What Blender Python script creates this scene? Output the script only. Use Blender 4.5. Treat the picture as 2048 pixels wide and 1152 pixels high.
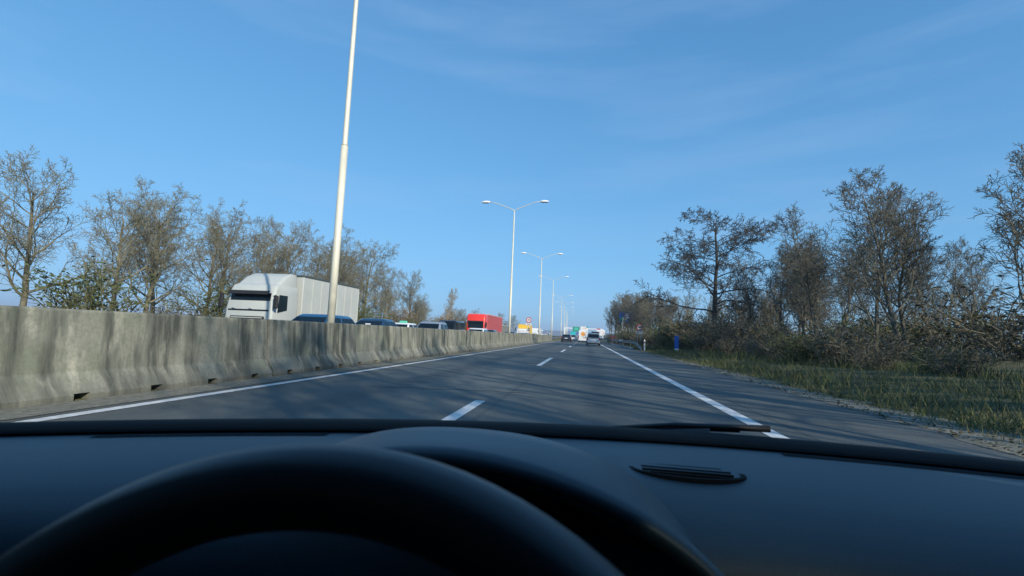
import bpy, math, random
from mathutils import Vector, Matrix
import numpy as np

for o in list(bpy.data.objects):
    bpy.data.objects.remove(o, do_unlink=True)
S = bpy.context.scene
COL = S.collection
PI = math.pi
R = math.radians

# ------------------------------------------------------------------ camera
EYE = Vector((0, 0, 1.055))
F_PX = 950.0
WC = Matrix(((0.9872660910926183, -0.0276433803307866, 0.15665729763592062),
             (0.15313921528491375, -0.10140299390487532, -0.9829882062207301),
             (0.043058635842566834, 0.9944612995743048, -0.09587845184587578)))
cam = bpy.data.cameras.new('camera')
cam.sensor_width = 36.0
cam.lens = 36.0 * F_PX / 2048.0
cam.clip_start = 0.02
cam.clip_end = 12000
cam.dof.use_dof = True
cam.dof.focus_distance = 60.0
cam.dof.aperture_fstop = 9.0
camo = bpy.data.objects.new('camera', cam)
COL.objects.link(camo)
camo.matrix_world = Matrix.Translation(EYE) @ WC.to_4x4()
S.camera = camo

# ------------------------------------------------------------------ light
SUN_EL, SUN_AZ = R(26), R(136)          # azimuth clockwise from +Y
w = bpy.data.worlds.new('World')
S.world = w
w.use_nodes = True
nt = w.node_tree
nt.nodes.clear()
out = nt.nodes.new('ShaderNodeOutputWorld')
bg = nt.nodes.new('ShaderNodeBackground')
sky = nt.nodes.new('ShaderNodeTexSky')
sky.sky_type = 'NISHITA'
sky.sun_disc = False
sky.sun_elevation = SUN_EL
sky.sun_rotation = SUN_AZ
sky.altitude = 150
sky.air_density = 1.0
sky.dust_density = 0.35
sky.ozone_density = 2.2
# the photograph's deep, even blue: the sky's own range is compressed a little per channel
SKY_K = 0.115
sep = nt.nodes.new('ShaderNodeSeparateColor'); com = nt.nodes.new('ShaderNodeCombineColor')
nt.links.new(sky.outputs[0], sep.inputs[0])
for ch, (kb, ka) in enumerate(((0.35, 0.46), (0.35, 0.89), (0.45, 1.46))):
    m1 = nt.nodes.new('ShaderNodeMath'); m1.operation = 'MULTIPLY'; m1.inputs[1].default_value = SKY_K * (0.90, 1.02, 1.06)[ch]
    m2 = nt.nodes.new('ShaderNodeMath'); m2.operation = 'ADD'; m2.inputs[1].default_value = kb
    m3 = nt.nodes.new('ShaderNodeMath'); m3.operation = 'DIVIDE'
    m4 = nt.nodes.new('ShaderNodeMath'); m4.operation = 'MULTIPLY'; m4.inputs[1].default_value = ka / SKY_K
    nt.links.new(sep.outputs[ch], m1.inputs[0]); nt.links.new(m1.outputs[0], m2.inputs[0])
    nt.links.new(m1.outputs[0], m3.inputs[0]); nt.links.new(m2.outputs[0], m3.inputs[1])
    nt.links.new(m3.outputs[0], m4.inputs[0]); nt.links.new(m4.outputs[0], com.inputs[ch])
# thin cirrus veils, laid out in the direction of the sky
tc = nt.nodes.new('ShaderNodeTexCoord')
mp = nt.nodes.new('ShaderNodeMapping')
mp.inputs['Rotation'].default_value = (R(6), R(-9), R(14))
mp.inputs['Scale'].default_value = (1.1, 1.6, 9.0)
nz = nt.nodes.new('ShaderNodeTexNoise'); nz.inputs['Scale'].default_value = 1.3
nz.inputs['Detail'].default_value = 5; nz.inputs['Roughness'].default_value = 0.55
rm = nt.nodes.new('ShaderNodeMapRange')
rm.inputs[1].default_value = 0.48; rm.inputs[2].default_value = 0.80
rm.inputs[3].default_value = 0.0; rm.inputs[4].default_value = 0.32
cl = nt.nodes.new('ShaderNodeMix'); cl.data_type = 'RGBA'
cl.inputs[7].default_value = (3.2, 5.0, 7.6, 1)
nt.links.new(tc.outputs['Generated'], mp.inputs[0])
nt.links.new(mp.outputs[0], nz.inputs['Vector'])
nt.links.new(nz.outputs[0], rm.inputs[0])
nt.links.new(rm.outputs[0], cl.inputs[0])
nt.links.new(com.outputs[0], cl.inputs[6])
nt.links.new(cl.outputs[2], bg.inputs[0])
bg.inputs[1].default_value = SKY_K
nt.links.new(bg.outputs[0], out.inputs[0])

sl = bpy.data.lights.new('sun', 'SUN')
sl.energy = 5.0
sl.angle = R(0.55)
sl.color = (1.0, 0.92, 0.77)
so = bpy.data.objects.new('sun', sl)
COL.objects.link(so)
sd = Vector((math.sin(SUN_AZ) * math.cos(SUN_EL), math.cos(SUN_AZ) * math.cos(SUN_EL), math.sin(SUN_EL)))
so.rotation_euler = sd.to_track_quat('Z', 'Y').to_euler()
so.location = sd * 100

S.view_settings.view_transform = 'Standard'
S.view_settings.look = 'None'
S.view_settings.exposure = 0.0
S.view_settings.gamma = 1.0
S.view_settings.use_curve_mapping = False
S.render.engine = 'CYCLES'
S.cycles.max_bounces = 6
S.cycles.transparent_max_bounces = 12
S.cycles.volume_bounces = 0
try:
    S.cycles.use_denoising = True
except Exception:
    pass


# ------------------------------------------------------------------ helpers
def ray(x, y):
    return WC @ Vector(((x - 1024) / F_PX, -(y - 576) / F_PX, -1))


def atY(x, y, Y):
    d = ray(x, y)
    return EYE + d * (Y / d.y)


def atZ(x, y, z):
    d = ray(x, y)
    return EYE + d * ((z - EYE.z) / d.z)


def sh(y):                               # the motorway bends gently left far ahead
    return -0.8e-4 * max(0.0, y - 60.0) ** 2


def tag(o, label=None, cat=None, group=None, kind=None):
    if label: o['label'] = label
    if cat: o['category'] = cat
    if group: o['group'] = group
    if kind: o['kind'] = kind
    return o


def empty(name, loc, rz=0.0, label=None, cat=None, group=None):
    o = bpy.data.objects.new(name, None)
    COL.objects.link(o)
    o.location = loc
    o.rotation_euler = (0, 0, rz)
    o.empty_display_size = 0.3
    return tag(o, label, cat, group)


def copy_tree(o, parent=None):
    c = o.copy()
    COL.objects.link(c)
    c.parent = parent
    for ch in list(o.children):
        copy_tree(ch, c)
    return c


class MB:
    def __init__(s):
        s.v = []; s.f = []

    def poly(s, pts):
        b = len(s.v); s.v += [tuple(p) for p in pts]
        s.f.append(tuple(range(b, b + len(pts))))
        return s

    def box(s, c, d, rz=0.0, rx=0.0):
        b = len(s.v)
        m = Matrix.Rotation(rz, 3, 'Z') @ Matrix.Rotation(rx, 3, 'X')
        for z in (-.5, .5):
            for x, y in ((-.5, -.5), (.5, -.5), (.5, .5), (-.5, .5)):
                p = m @ Vector((x * d[0], y * d[1], z * d[2]))
                s.v.append((p.x + c[0], p.y + c[1], p.z + c[2]))
        for f in ((3, 2, 1, 0), (4, 5, 6, 7), (0, 1, 5, 4), (1, 2, 6, 5), (2, 3, 7, 6), (3, 0, 4, 7)):
            s.f.append(tuple(b + i for i in f))
        return s

    def bbox(s, c, d, e=0.02):           # box with chamfered vertical and top edges
        x, y, z = d[0] / 2, d[1] / 2, d[2] / 2
        rings = []
        for zz, k in ((-z, e), (-z + e, 0), (z - e, 0), (z, e)):
            X, Y = x - k, y - k
            rings.append([(c[0] + a, c[1] + b_, c[2] + zz) for a, b_ in
                          ((-X + e, -Y), (X - e, -Y), (X, -Y + e), (X, Y - e), (X - e, Y), (-X + e, Y), (-X, Y - e), (-X, -Y + e))])
        return s.loft(rings, True, True)

    def loft(s, rings, cap0=False, cap1=False, closed=True):
        b = len(s.v); n = len(rings[0])
        for r in rings:
            s.v += [tuple(p) for p in r]
        for i in range(len(rings) - 1):
            for j in range(n if closed else n - 1):
                k = (j + 1) % n
                s.f.append((b + i * n + j, b + i * n + k, b + (i + 1) * n + k, b + (i + 1) * n + j))
        if cap0: s.f.append(tuple(b + j for j in range(n - 1, -1, -1)))
        if cap1: s.f.append(tuple(b + (len(rings) - 1) * n + j for j in range(n)))
        return s

    def tube(s, pts, rad, n=6, cap=True):
        pts = [Vector(p) for p in pts]
        if not hasattr(rad, '__len__'): rad = [rad] * len(pts)
        rings = []
        for i, p in enumerate(pts):
            d = (pts[min(i + 1, len(pts) - 1)] - pts[max(i - 1, 0)])
            if d.length < 1e-9: d = Vector((0, 0, 1))
            d.normalize()
            a = Vector((0, 0, 1)) if abs(d.z) < .9 else Vector((0, 1, 0))
            u = d.cross(a).normalized(); v = d.cross(u)
            rings.append([p + (u * math.cos(2 * PI * k / n) + v * math.sin(2 * PI * k / n)) * rad[i] for k in range(n)])
        return s.loft(rings, cap, cap)

    def disc(s, c, axis, r, h, n=24, r2=None):   # short cylinder along axis
        c = Vector(c); a = Vector(axis).normalized()
        return s.tube([c - a * h / 2, c + a * h / 2], [r, r2 if r2 is not None else r], n)

    def build(s, name, mat, parent=None, smooth=False, loc=None):
        me = bpy.data.meshes.new(name)
        me.from_pydata(s.v, [], s.f)
        if mat is not None: me.materials.append(mat)
        if smooth:
            me.polygons.foreach_set('use_smooth', [True] * len(me.polygons))
        me.update()
        o = bpy.data.objects.new(name, me)
        COL.objects.link(o)
        if parent is not None: o.parent = parent
        if loc is not None: o.location = loc
        return o


def sharp(o, deg=35):
    me = o.data
    try:
        me.set_sharp_from_angle(angle=R(deg))
    except Exception:
        pass
    return o


# ------------------------------------------------------------------ materials
def mat(name, col, rough=0.6, metal=0.0, spec=None, coat=0.0, noise=None, bump=None, vec='Object'):
    """noise: (scale, second colour, strength, xyz stretch); bump: (scale, distance)"""
    m = bpy.data.materials.new(name)
    m.use_nodes = True
    t = m.node_tree
    p = t.nodes['Principled BSDF']
    p.inputs['Base Color'].default_value = (*col, 1)
    p.inputs['Roughness'].default_value = rough
    p.inputs['Metallic'].default_value = metal
    if spec is not None: p.inputs['Specular IOR Level'].default_value = spec
    if coat: p.inputs['Coat Weight'].default_value = coat; p.inputs['Coat Roughness'].default_value = 0.05
    if noise or bump:
        c = t.nodes.new('ShaderNodeTexCoord')
    if noise:
        mpn = t.nodes.new('ShaderNodeMapping')
        mpn.inputs['Scale'].default_value = noise[3] if len(noise) > 3 else (1, 1, 1)
        n = t.nodes.new('ShaderNodeTexNoise')
        n.inputs['Scale'].default_value = noise[0]; n.inputs['Detail'].default_value = 6
        n.inputs['Roughness'].default_value = 0.6
        rr = t.nodes.new('ShaderNodeMapRange')
        rr.inputs[1].default_value = 0.35; rr.inputs[2].default_value = 0.68
        rr.inputs[4].default_value = noise[2]
        x = t.nodes.new('ShaderNodeMix'); x.data_type = 'RGBA'
        x.inputs[6].default_value = (*col, 1); x.inputs[7].default_value = (*noise[1], 1)
        t.links.new(c.outputs[vec], mpn.inputs[0]); t.links.new(mpn.outputs[0], n.inputs['Vector'])
        t.links.new(n.outputs[0], rr.inputs[0]); t.links.new(rr.outputs[0], x.inputs[0])
        t.links.new(x.outputs[2], p.inputs['Base Color'])
    if bump:
        n2 = t.nodes.new('ShaderNodeTexNoise'); n2.inputs['Scale'].default_value = bump[0]; n2.inputs['Detail'].default_value = 4
        b = t.nodes.new('ShaderNodeBump'); b.inputs['Distance'].default_value = bump[1]; b.inputs['Strength'].default_value = 0.6
        t.links.new(c.outputs[vec], n2.inputs['Vector']); t.links.new(n2.outputs[0], b.inputs['Height'])
        t.links.new(b.outputs[0], p.inputs['Normal'])
    return m


def asphalt(name, base, light, dark, lanes=False):
    m = bpy.data.materials.new(name); m.use_nodes = True
    t = m.node_tree; p = t.nodes['Principled BSDF']
    c = t.nodes.new('ShaderNodeTexCoord')

    def nz(scale, det, st, lo, hi, a, b):
        mpn = t.nodes.new('ShaderNodeMapping'); mpn.inputs['Scale'].default_value = st
        n = t.nodes.new('ShaderNodeTexNoise'); n.inputs['Scale'].default_value = scale; n.inputs['Detail'].default_value = det
        rr = t.nodes.new('ShaderNodeMapRange')
        for i, q in enumerate((lo, hi, a, b)): rr.inputs[i + 1].default_value = q
        t.links.new(c.outputs['Object'], mpn.inputs[0]); t.links.new(mpn.outputs[0], n.inputs['Vector'])
        t.links.new(n.outputs[0], rr.inputs[0])
        return rr.outputs[0], n.outputs[0]

    def mix(f, a, b):
        x = t.nodes.new('ShaderNodeMix'); x.data_type = 'RGBA'
        t.links.new(f, x.inputs[0])
        for i, q in ((6, a), (7, b)):
            if isinstance(q, tuple): x.inputs[i].default_value = (*q, 1)
            else: t.links.new(q, x.inputs[i])
        return x.outputs[2]
    big, _ = nz(0.35, 5, (1, 0.12, 1), 0.38, 0.66, 0, 1)      # long worn bands along the lanes
    med, _ = nz(2.2, 6, (1, 0.5, 1), 0.42, 0.7, 0, 0.7)
    fine, fr = nz(160, 2, (1, 1, 1), 0.52, 0.72, 0, 0.75)     # bright aggregate
    pit, _ = nz(90, 2, (1, 1, 1), 0.55, 0.7, 0, 0.6)
    col = mix(big, base, light)
    col = mix(med, col, dark)
    col = mix(fine, col, tuple(q * 2.4 for q in light))
    col = mix(pit, col, tuple(q * .5 for q in dark))
    if lanes:
        # wheel tracks polished paler in each lane, an oil-dark band between them, and a dark paving joint
        sx = t.nodes.new('ShaderNodeSeparateXYZ'); t.links.new(c.outputs['Object'], sx.inputs[0])
        for x0, wd, tone, k in ((-4.35, .34, light, .45), (-2.5, .34, light, .45), (-.60, .34, light, .45), (1.25, .34, light, .45), (-3.42, .30, dark, .6), (.33, .30, dark, .6), (-1.30, .035, tuple(q * .6 for q in dark), .35), (2.62, .03, tuple(q * .5 for q in dark), .5)):
            a1 = t.nodes.new('ShaderNodeMath'); a1.operation = 'SUBTRACT'; a1.inputs[1].default_value = x0
            a2 = t.nodes.new('ShaderNodeMath'); a2.operation = 'ABSOLUTE'
            a3 = t.nodes.new('ShaderNodeMapRange')
            for i, q in enumerate((wd * 1.5, wd * .4, 0.0, k)): a3.inputs[i + 1].default_value = q
            a4 = t.nodes.new('ShaderNodeMath'); a4.operation = 'MULTIPLY'
            t.links.new(sx.outputs[0], a1.inputs[0]); t.links.new(a1.outputs[0], a2.inputs[0]); t.links.new(a2.outputs[0], a3.inputs[0])
            t.links.new(a3.outputs[0], a4.inputs[0]); t.links.new(fr, a4.inputs[1])
            b4 = t.nodes.new('ShaderNodeMath'); b4.operation = 'MULTIPLY'; b4.inputs[1].default_value = 1.8
            t.links.new(a4.outputs[0], b4.inputs[0])
            col = mix(b4.outputs[0], col, tone)
    t.links.new(col, p.inputs['Base Color'])
    p.inputs['Roughness'].default_value = 0.72
    p.inputs['Specular IOR Level'].default_value = 0.4
    b = t.nodes.new('ShaderNodeBump'); b.inputs['Distance'].default_value = 0.006; b.inputs['Strength'].default_value = 0.5
    t.links.new(fr, b.inputs['Height']); t.links.new(b.outputs[0], p.inputs['Normal'])
    return m


def concrete():
    m = bpy.data.materials.new('barrier_concrete'); m.use_nodes = True
    t = m.node_tree; p = t.nodes['Principled BSDF']
    g = t.nodes.new('ShaderNodeNewGeometry')

    def nz(scale, det, st, lo, hi, a, b, rough=.6):
        mpn = t.nodes.new('ShaderNodeMapping'); mpn.inputs['Scale'].default_value = st
        n = t.nodes.new('ShaderNodeTexNoise'); n.inputs['Scale'].default_value = scale
        n.inputs['Detail'].default_value = det; n.inputs['Roughness'].default_value = rough
        rr = t.nodes.new('ShaderNodeMapRange')
        for i, q in enumerate((lo, hi, a, b)): rr.inputs[i + 1].default_value = q
        t.links.new(g.outputs['Position'], mpn.inputs[0]); t.links.new(mpn.outputs[0], n.inputs['Vector'])
        t.links.new(n.outputs[0], rr.inputs[0])
        return rr.outputs[0], n.outputs[0]

    def mix(f, a, b):
        x = t.nodes.new('ShaderNodeMix'); x.data_type = 'RGBA'
        t.links.new(f, x.inputs[0])
        for i, q in ((6, a), (7, b)):
            if isinstance(q, tuple): x.inputs[i].default_value = (*q, 1)
            else: t.links.new(q, x.inputs[i])
        return x.outputs[2]
    streak, _ = nz(1.0, 5, (1.2, 3.4, 0.55), 0.44, 0.62, 0, 1)       # rain runs down the face
    fine, fr = nz(24, 5, (1, 1, 1), 0.4, 0.7, 0, 0.5)
    algae, _ = nz(0.8, 4, (1, 1, 1.4), 0.45, 0.65, 0, 0.8)
    pale, _ = nz(2.4, 3, (1, 1.6, 0.5), 0.55, 0.72, 0, 0.7)
    col = mix(algae, (0.29, 0.285, 0.23), (0.19, 0.21, 0.145))
    col = mix(streak, col, (0.062, 0.068, 0.055))
    col = mix(pale, col, (0.50, 0.48, 0.38))
    col = mix(fine, col, (0.13, 0.13, 0.11))
    # grime splashed up from the road near the foot
    sx = t.nodes.new('ShaderNodeSeparateXYZ'); t.links.new(g.outputs['Position'], sx.inputs[0])
    rr = t.nodes.new('ShaderNodeMapRange'); rr.inputs[1].default_value = 0.0; rr.inputs[2].default_value = 0.32
    rr.inputs[3].default_value = 0.65; rr.inputs[4].default_value = 0.0
    t.links.new(sx.outputs[2], rr.inputs[0])
    col = mix(rr.outputs[0], col, (0.10, 0.10, 0.085))
    t.links.new(col, p.inputs['Base Color'])
    p.inputs['Roughness'].default_value = 0.9
    b = t.nodes.new('ShaderNodeBump'); b.inputs['Distance'].default_value = 0.01; b.inputs['Strength'].default_value = 0.4
    t.links.new(fr, b.inputs['Height']); t.links.new(b.outputs[0], p.inputs['Normal'])
    return m


M = {
    'asphalt': asphalt('motorway_asphalt', (0.060, 0.068, 0.067), (0.102, 0.110, 0.100), (0.042, 0.049, 0.051), True),
    'asphalt2': asphalt('far_carriageway_asphalt', (0.055, 0.056, 0.058), (0.08, 0.08, 0.08), (0.04, 0.042, 0.045)),
    'line': mat('road_paint', (0.72, 0.73, 0.72), 0.6, noise=(9, (0.36, 0.37, 0.37), 0.75), bump=(60, .004)),
    'gravel': mat('gritty_margin', (0.22, 0.215, 0.175), 0.95, noise=(14, (0.10, 0.10, 0.08), 0.9), bump=(40, .03)),
    'ground': mat('rough_grassland', (0.060, 0.072, 0.026), 0.95, noise=(0.7, (0.105, 0.092, 0.045), 0.9), bump=(9, .12)),
    'median': mat('dry_median_grass', (0.16, 0.15, 0.075), 0.95, noise=(1.6, (0.09, 0.10, 0.04), 0.9), bump=(12, .06)),
    'hill': mat('far_wooded_hill', (0.045, 0.06, 0.035), 0.95, noise=(0.01, (0.07, 0.07, 0.05), 0.8)),
    'concrete': concrete(),
    'galv': mat('galvanised_steel', (0.76, 0.72, 0.58), 0.55, 0.1, noise=(5, (0.60, 0.57, 0.46), 0.8, (1, 1, .3))),
    'galv_dark': mat('weathered_guardrail_steel', (0.20, 0.21, 0.20), 0.6, 0.3, noise=(5, (0.11, 0.12, 0.11), 0.8)),
    'lamp_white': mat('lamp_housing', (0.82, 0.82, 0.80), 0.4),
    'lamp_glass': mat('lamp_underside', (0.16, 0.17, 0.18), 0.25),
    'bark_l': mat('pale_bark', (0.20, 0.185, 0.125), 0.95, noise=(3, (0.075, 0.065, 0.045), 0.9)),
    'bark_lt': mat('pale_twigs', (0.235, 0.225, 0.15), 0.95, noise=(1.2, (0.15, 0.125, 0.085), 0.8)),
    'bark_ivy': mat('mossy_bark', (0.15, 0.14, 0.065), 0.95, noise=(2.2, (0.05, 0.062, 0.022), 0.9)),
    'bark_d': mat('dark_bark', (0.17, 0.16, 0.13), 0.95, noise=(3, (0.05, 0.045, 0.035), 0.9)),
    'bark_dt': mat('dark_twigs', (0.17, 0.16, 0.12), 0.95, noise=(1.2, (0.12, 0.105, 0.075), 0.8)),
    'bark_arch': mat('blackish_bark', (0.075, 0.07, 0.06), 0.95, noise=(2, (0.05, 0.047, 0.04), 0.8)),
    'bark_tan': mat('tan_twigs', (0.48, 0.40, 0.26), 0.95, noise=(1.5, (0.20, 0.15, 0.08), 0.8)),
    'twig_rust': mat('rust_twigs', (0.26, 0.16, 0.065), 0.95, noise=(2, (0.13, 0.075, 0.03), 0.8)),
    'leaf_green': mat('olive_leaves', (0.085, 0.105, 0.026), 0.75, noise=(1.5, (0.045, 0.065, 0.018), 0.9)),
    'leaf_brown': mat('dry_leaves', (0.115, 0.085, 0.038), 0.85, noise=(1.5, (0.06, 0.055, 0.024), 0.9)),
    'leaf_rust': mat('rust_leaves', (0.30, 0.19, 0.07), 0.85, noise=(1.5, (0.20, 0.14, 0.055), 0.9)),
    'grass': mat('verge_grass', (0.075, 0.105, 0.028), 0.8, noise=(0.8, (0.14, 0.115, 0.05), 0.85)),
    'glass': mat('car_glass', (0.006, 0.012, 0.018), 0.06, spec=0.32),
    'glass_t': mat('tinted_glass', (0.006, 0.011, 0.013), 0.08, spec=0.3),
    'tyre': mat('tyre_rubber', (0.018, 0.018, 0.018), 0.85),
    'rim': mat('alloy_rim', (0.45, 0.46, 0.47), 0.35, 0.7),
    'under': mat('black_trim', (0.015, 0.015, 0.016), 0.7),
    'silver': mat('silver_paint', (0.36, 0.40, 0.44), 0.32, 0.45, coat=0.6),
    'silver_b': mat('grey_silver_paint', (0.38, 0.42, 0.46), 0.32, 0.45, coat=0.6),
    'navy': mat('deep_blue_paint', (0.018, 0.05, 0.10), 0.25, 0.2, coat=0.8),
    'blue': mat('mid_blue_paint', (0.02, 0.09, 0.19), 0.25, 0.2, coat=0.8),
    'black': mat('black_paint', (0.012, 0.014, 0.018), 0.22, 0.0, coat=0.7),
    'white': mat('white_paint', (0.74, 0.75, 0.75), 0.35, coat=0.5),
    'rail_pale': mat('pale_rail', (0.55, 0.42, 0.40), 0.5),
    'red': mat('red_cab_paint', (0.80, 0.040, 0.022), 0.38, coat=0.5),
    'red_tarp': mat('red_tarpaulin', (0.50, 0.085, 0.085), 0.55, noise=(0.9, (0.42, 0.09, 0.09), 0.7)),
    'grey_box': mat('grey_box_panel', (0.50, 0.52, 0.49), 0.6, noise=(0.6, (0.40, 0.42, 0.40), 0.7)),
    'grey_dark': mat('dark_grey_edge', (0.06, 0.075, 0.07), 0.6),
    'yellow': mat('yellow_panel', (0.80, 0.47, 0.035), 0.5, noise=(0.8, (0.72, 0.52, 0.05), 0.7)),
    'turq': mat('turquoise_panel', (0.02, 0.42, 0.47), 0.5),
    'lamp_red': mat('tail_lamp', (0.22, 0.012, 0.012), 0.2, coat=0.4),
    'lamp_clear': mat('head_lamp', (0.55, 0.57, 0.58), 0.12),
    'plate': mat('plate_white', (0.72, 0.72, 0.72), 0.5),
    'sign_white': mat('sign_white', (0.74, 0.74, 0.74), 0.5),
    'sign_red': mat('sign_red', (0.50, 0.018, 0.03), 0.5),
    'sign_black': mat('sign_black', (0.02, 0.02, 0.02), 0.5),
    'sign_green': mat('sign_green', (0.0, 0.24, 0.16), 0.5),
    'sign_blue': mat('sign_blue', (0.01, 0.10, 0.42), 0.5),
    'sign_teal': mat('sign_teal', (0.0, 0.36, 0.42), 0.5),
    'sign_back': mat('sign_post_grey', (0.42, 0.43, 0.43), 0.5, 0.3),
    'orange': mat('orange_emblem', (0.85, 0.30, 0.06), 0.5),
    'taxi_green': mat('taxi_green', (0.0, 0.42, 0.22), 0.4),
    'taxi_mint': mat('taxi_mint', (0.10, 0.62, 0.42), 0.4),
    'dash': mat('dash_plastic', (0.030, 0.056, 0.072), 0.45, spec=0.6, noise=(420, (0.024, 0.044, 0.058), 0.8), bump=(700, .0006)),  # blue of the reflected sky mixed into the dark grey plastic
    'leather': mat('wheel_leather', (0.022, 0.027, 0.032), 0.42, spec=0.6, bump=(900, .0004)),
    'dash_black': mat('matt_black', (0.006, 0.006, 0.007), 0.85, spec=0.2),
    'rubber': mat('wiper_rubber', (0.01, 0.01, 0.012), 0.5),
    'headliner': mat('headliner', (0.10, 0.10, 0.10), 0.95),
    'kerb_reflection': mat('kerb_and_reflection_grey', (0.20, 0.21, 0.22), 0.5),
}


# ------------------------------------------------------------------ setting: ground and roads
def strip(y0, y1, x0, x1, z, step=6.0):
    b = MB(); ys = []; y = y0
    while y < y1:
        ys.append(y); y += step if y < 200 else step * 4
    ys.append(y1)
    rows = [[(x0 + sh(q), q, z), (x1 + sh(q), q, z)] for q in ys]
    return b.loft(rows, closed=False)


def ground():
    b = MB()
    xs = [-4000, -1500, -600, -250, -120, -60, -40, -30, -24, -20.5, -19.5, 5.0, 6.2, 7.5, 9, 11, 14, 18, 25, 40, 80, 200, 600, 1500, 4000]
    ys = [-1500, -400, -100, -30, -10, 0, 8, 16, 24, 32, 40, 50, 62, 75, 90, 110, 140, 180, 240, 320, 450, 700, 1100, 1800, 2600, 4500]
    rg = random.Random(5)
    b_ = []
    for y in ys:
        row = []
        for x in xs:
            z = -0.02
            if 6 < x < 100: z = min(0.9, (x - 6) * 0.10) + rg.uniform(-.1, .1)
            if -100 < x < -21: z = min(0.8, (-21 - x) * 0.08) + rg.uniform(-.1, .1)
            row.append((x + (sh(y) if abs(x) < 30 else 0), y, z))
        b_.append(row)
    b.loft(b_, closed=False)
    for i, f in enumerate(b.f): b.f[i] = tuple(reversed(f))
    return b


tag(ground().build('ground', M['ground'], smooth=True), kind='structure')
road = tag(strip(-60, 1500, -6.0, 4.95, 0.010).build('road', M['asphalt']), kind='structure')
opp = tag(strip(-60, 1500, -20.0, -7.5, 0.010).build('opposite_road', M['asphalt2']), kind='structure')
tag(strip(-60, 1500, -7.5, -6.0, 0.004).build('median_ground', M['median']), kind='structure')
strip(-60, 700, -5.36, -5.20, 0.016).build('edge_line', M['line'], road)
strip(-60, 700, 2.10, 2.30, 0.016).build('edge_line', M['line'], road)
for k in range(-3, 22):
    y0 = 1.25 + 15.1 * k
    strip(y0, y0 + 6.0, -1.65, -1.49, 0.016, 3).build('lane_dash', M['line'], road)
strip(-60, 96, -6.10, -5.52, 0.017).build('gritty_margin', M['gravel'], road)
for x in (-7.95, -19.0):
    strip(-60, 700, x - .1, x + .1, 0.016).build('edge_line', M['line'], opp)
for xx in (-11.6, -15.2):
    for k in range(-2, 22):
        y0 = 4 + 15.1 * k
        strip(y0, y0 + 6, xx - .08, xx + .08, 0.016, 3).build('lane_dash', M['line'], opp)


def hills():
    b = MB(); rg = random.Random(3)
    rows = []
    n = 90
    ph = [rg.uniform(0, 6.28) for _ in range(6)]
    top, mid, foot, back = [], [], [], []
    for i in range(n):
        x = -2800 + 5600 * i / (n - 1)
        h = 20 + 6 * math.sin(x / 420 + ph[0]) + 6 * math.sin(x / 190 + ph[1]) + 3 * math.sin(x / 75 + ph[2]) + rg.uniform(-1, 1)
        foot.append((x, 2150, -0.5)); mid.append((x, 2350, h * .7)); top.append((x, 2600, h)); back.append((x, 3000, -0.5))
    return b.loft([foot, mid, top, back], closed=False)


tag(hills().build('hills', M['hill'], smooth=True), kind='structure')

# ------------------------------------------------------------------ concrete barrier
BX = -6.45                               # centre line of the barrier


def barrier_block(L=6.28):
    b = MB()
    prof = [(0.30, 0.0), (0.30, 0.07), (0.125, 0.34), (0.075, 1.09), (0.06, 1.12)]
    pr = prof + [(-x, z) for x, z in reversed(prof)]
    ys = [0.0, 0.015]; notch = []
    for k in range(6):
        c = 0.52 + 1.05 * k
        ys += [c - .1, c - .1 + 1e-3, c + .1 - 1e-3, c + .1]
        notch += [c - .1 + 1e-3, c + .1 - 1e-3]
    ys += [L - .015, L]
    rings = []
    for y in ys:
        up = any(abs(y - q) < 1e-6 for q in notch)
        inset = 0.012 if y in (0.0, L) else 0.0
        ring = []
        for x, z in pr:
            if up and z < 0.075:
                z = 0.085 + (0.002 if z > .01 else 0.0)
                x = (0.288 if x > 0 else -0.288)
            ring.append((x - math.copysign(inset, x), y, z - (inset if z > 1 else 0)))
        rings.append(ring)
    return b.loft(rings, True, True)


bar = empty('concrete_barrier', (BX, 0, 0), 0,
            'long weathered concrete median barrier of jointed blocks, left of the white edge line', 'barrier')
blk = None
for k in range(-1, 15):
    y = -0.2 + 6.3 * k - 3.6
    if blk is None:
        blk = barrier_block().build('block', M['concrete'], bar); o = blk
    else:
        o = blk.copy(); COL.objects.link(o); o.parent = bar
    o.location = (sh(y + 3) + random.Random(k).uniform(-.012, .012), y, 0.004 + random.Random(k + 50).uniform(0, .012))


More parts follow.
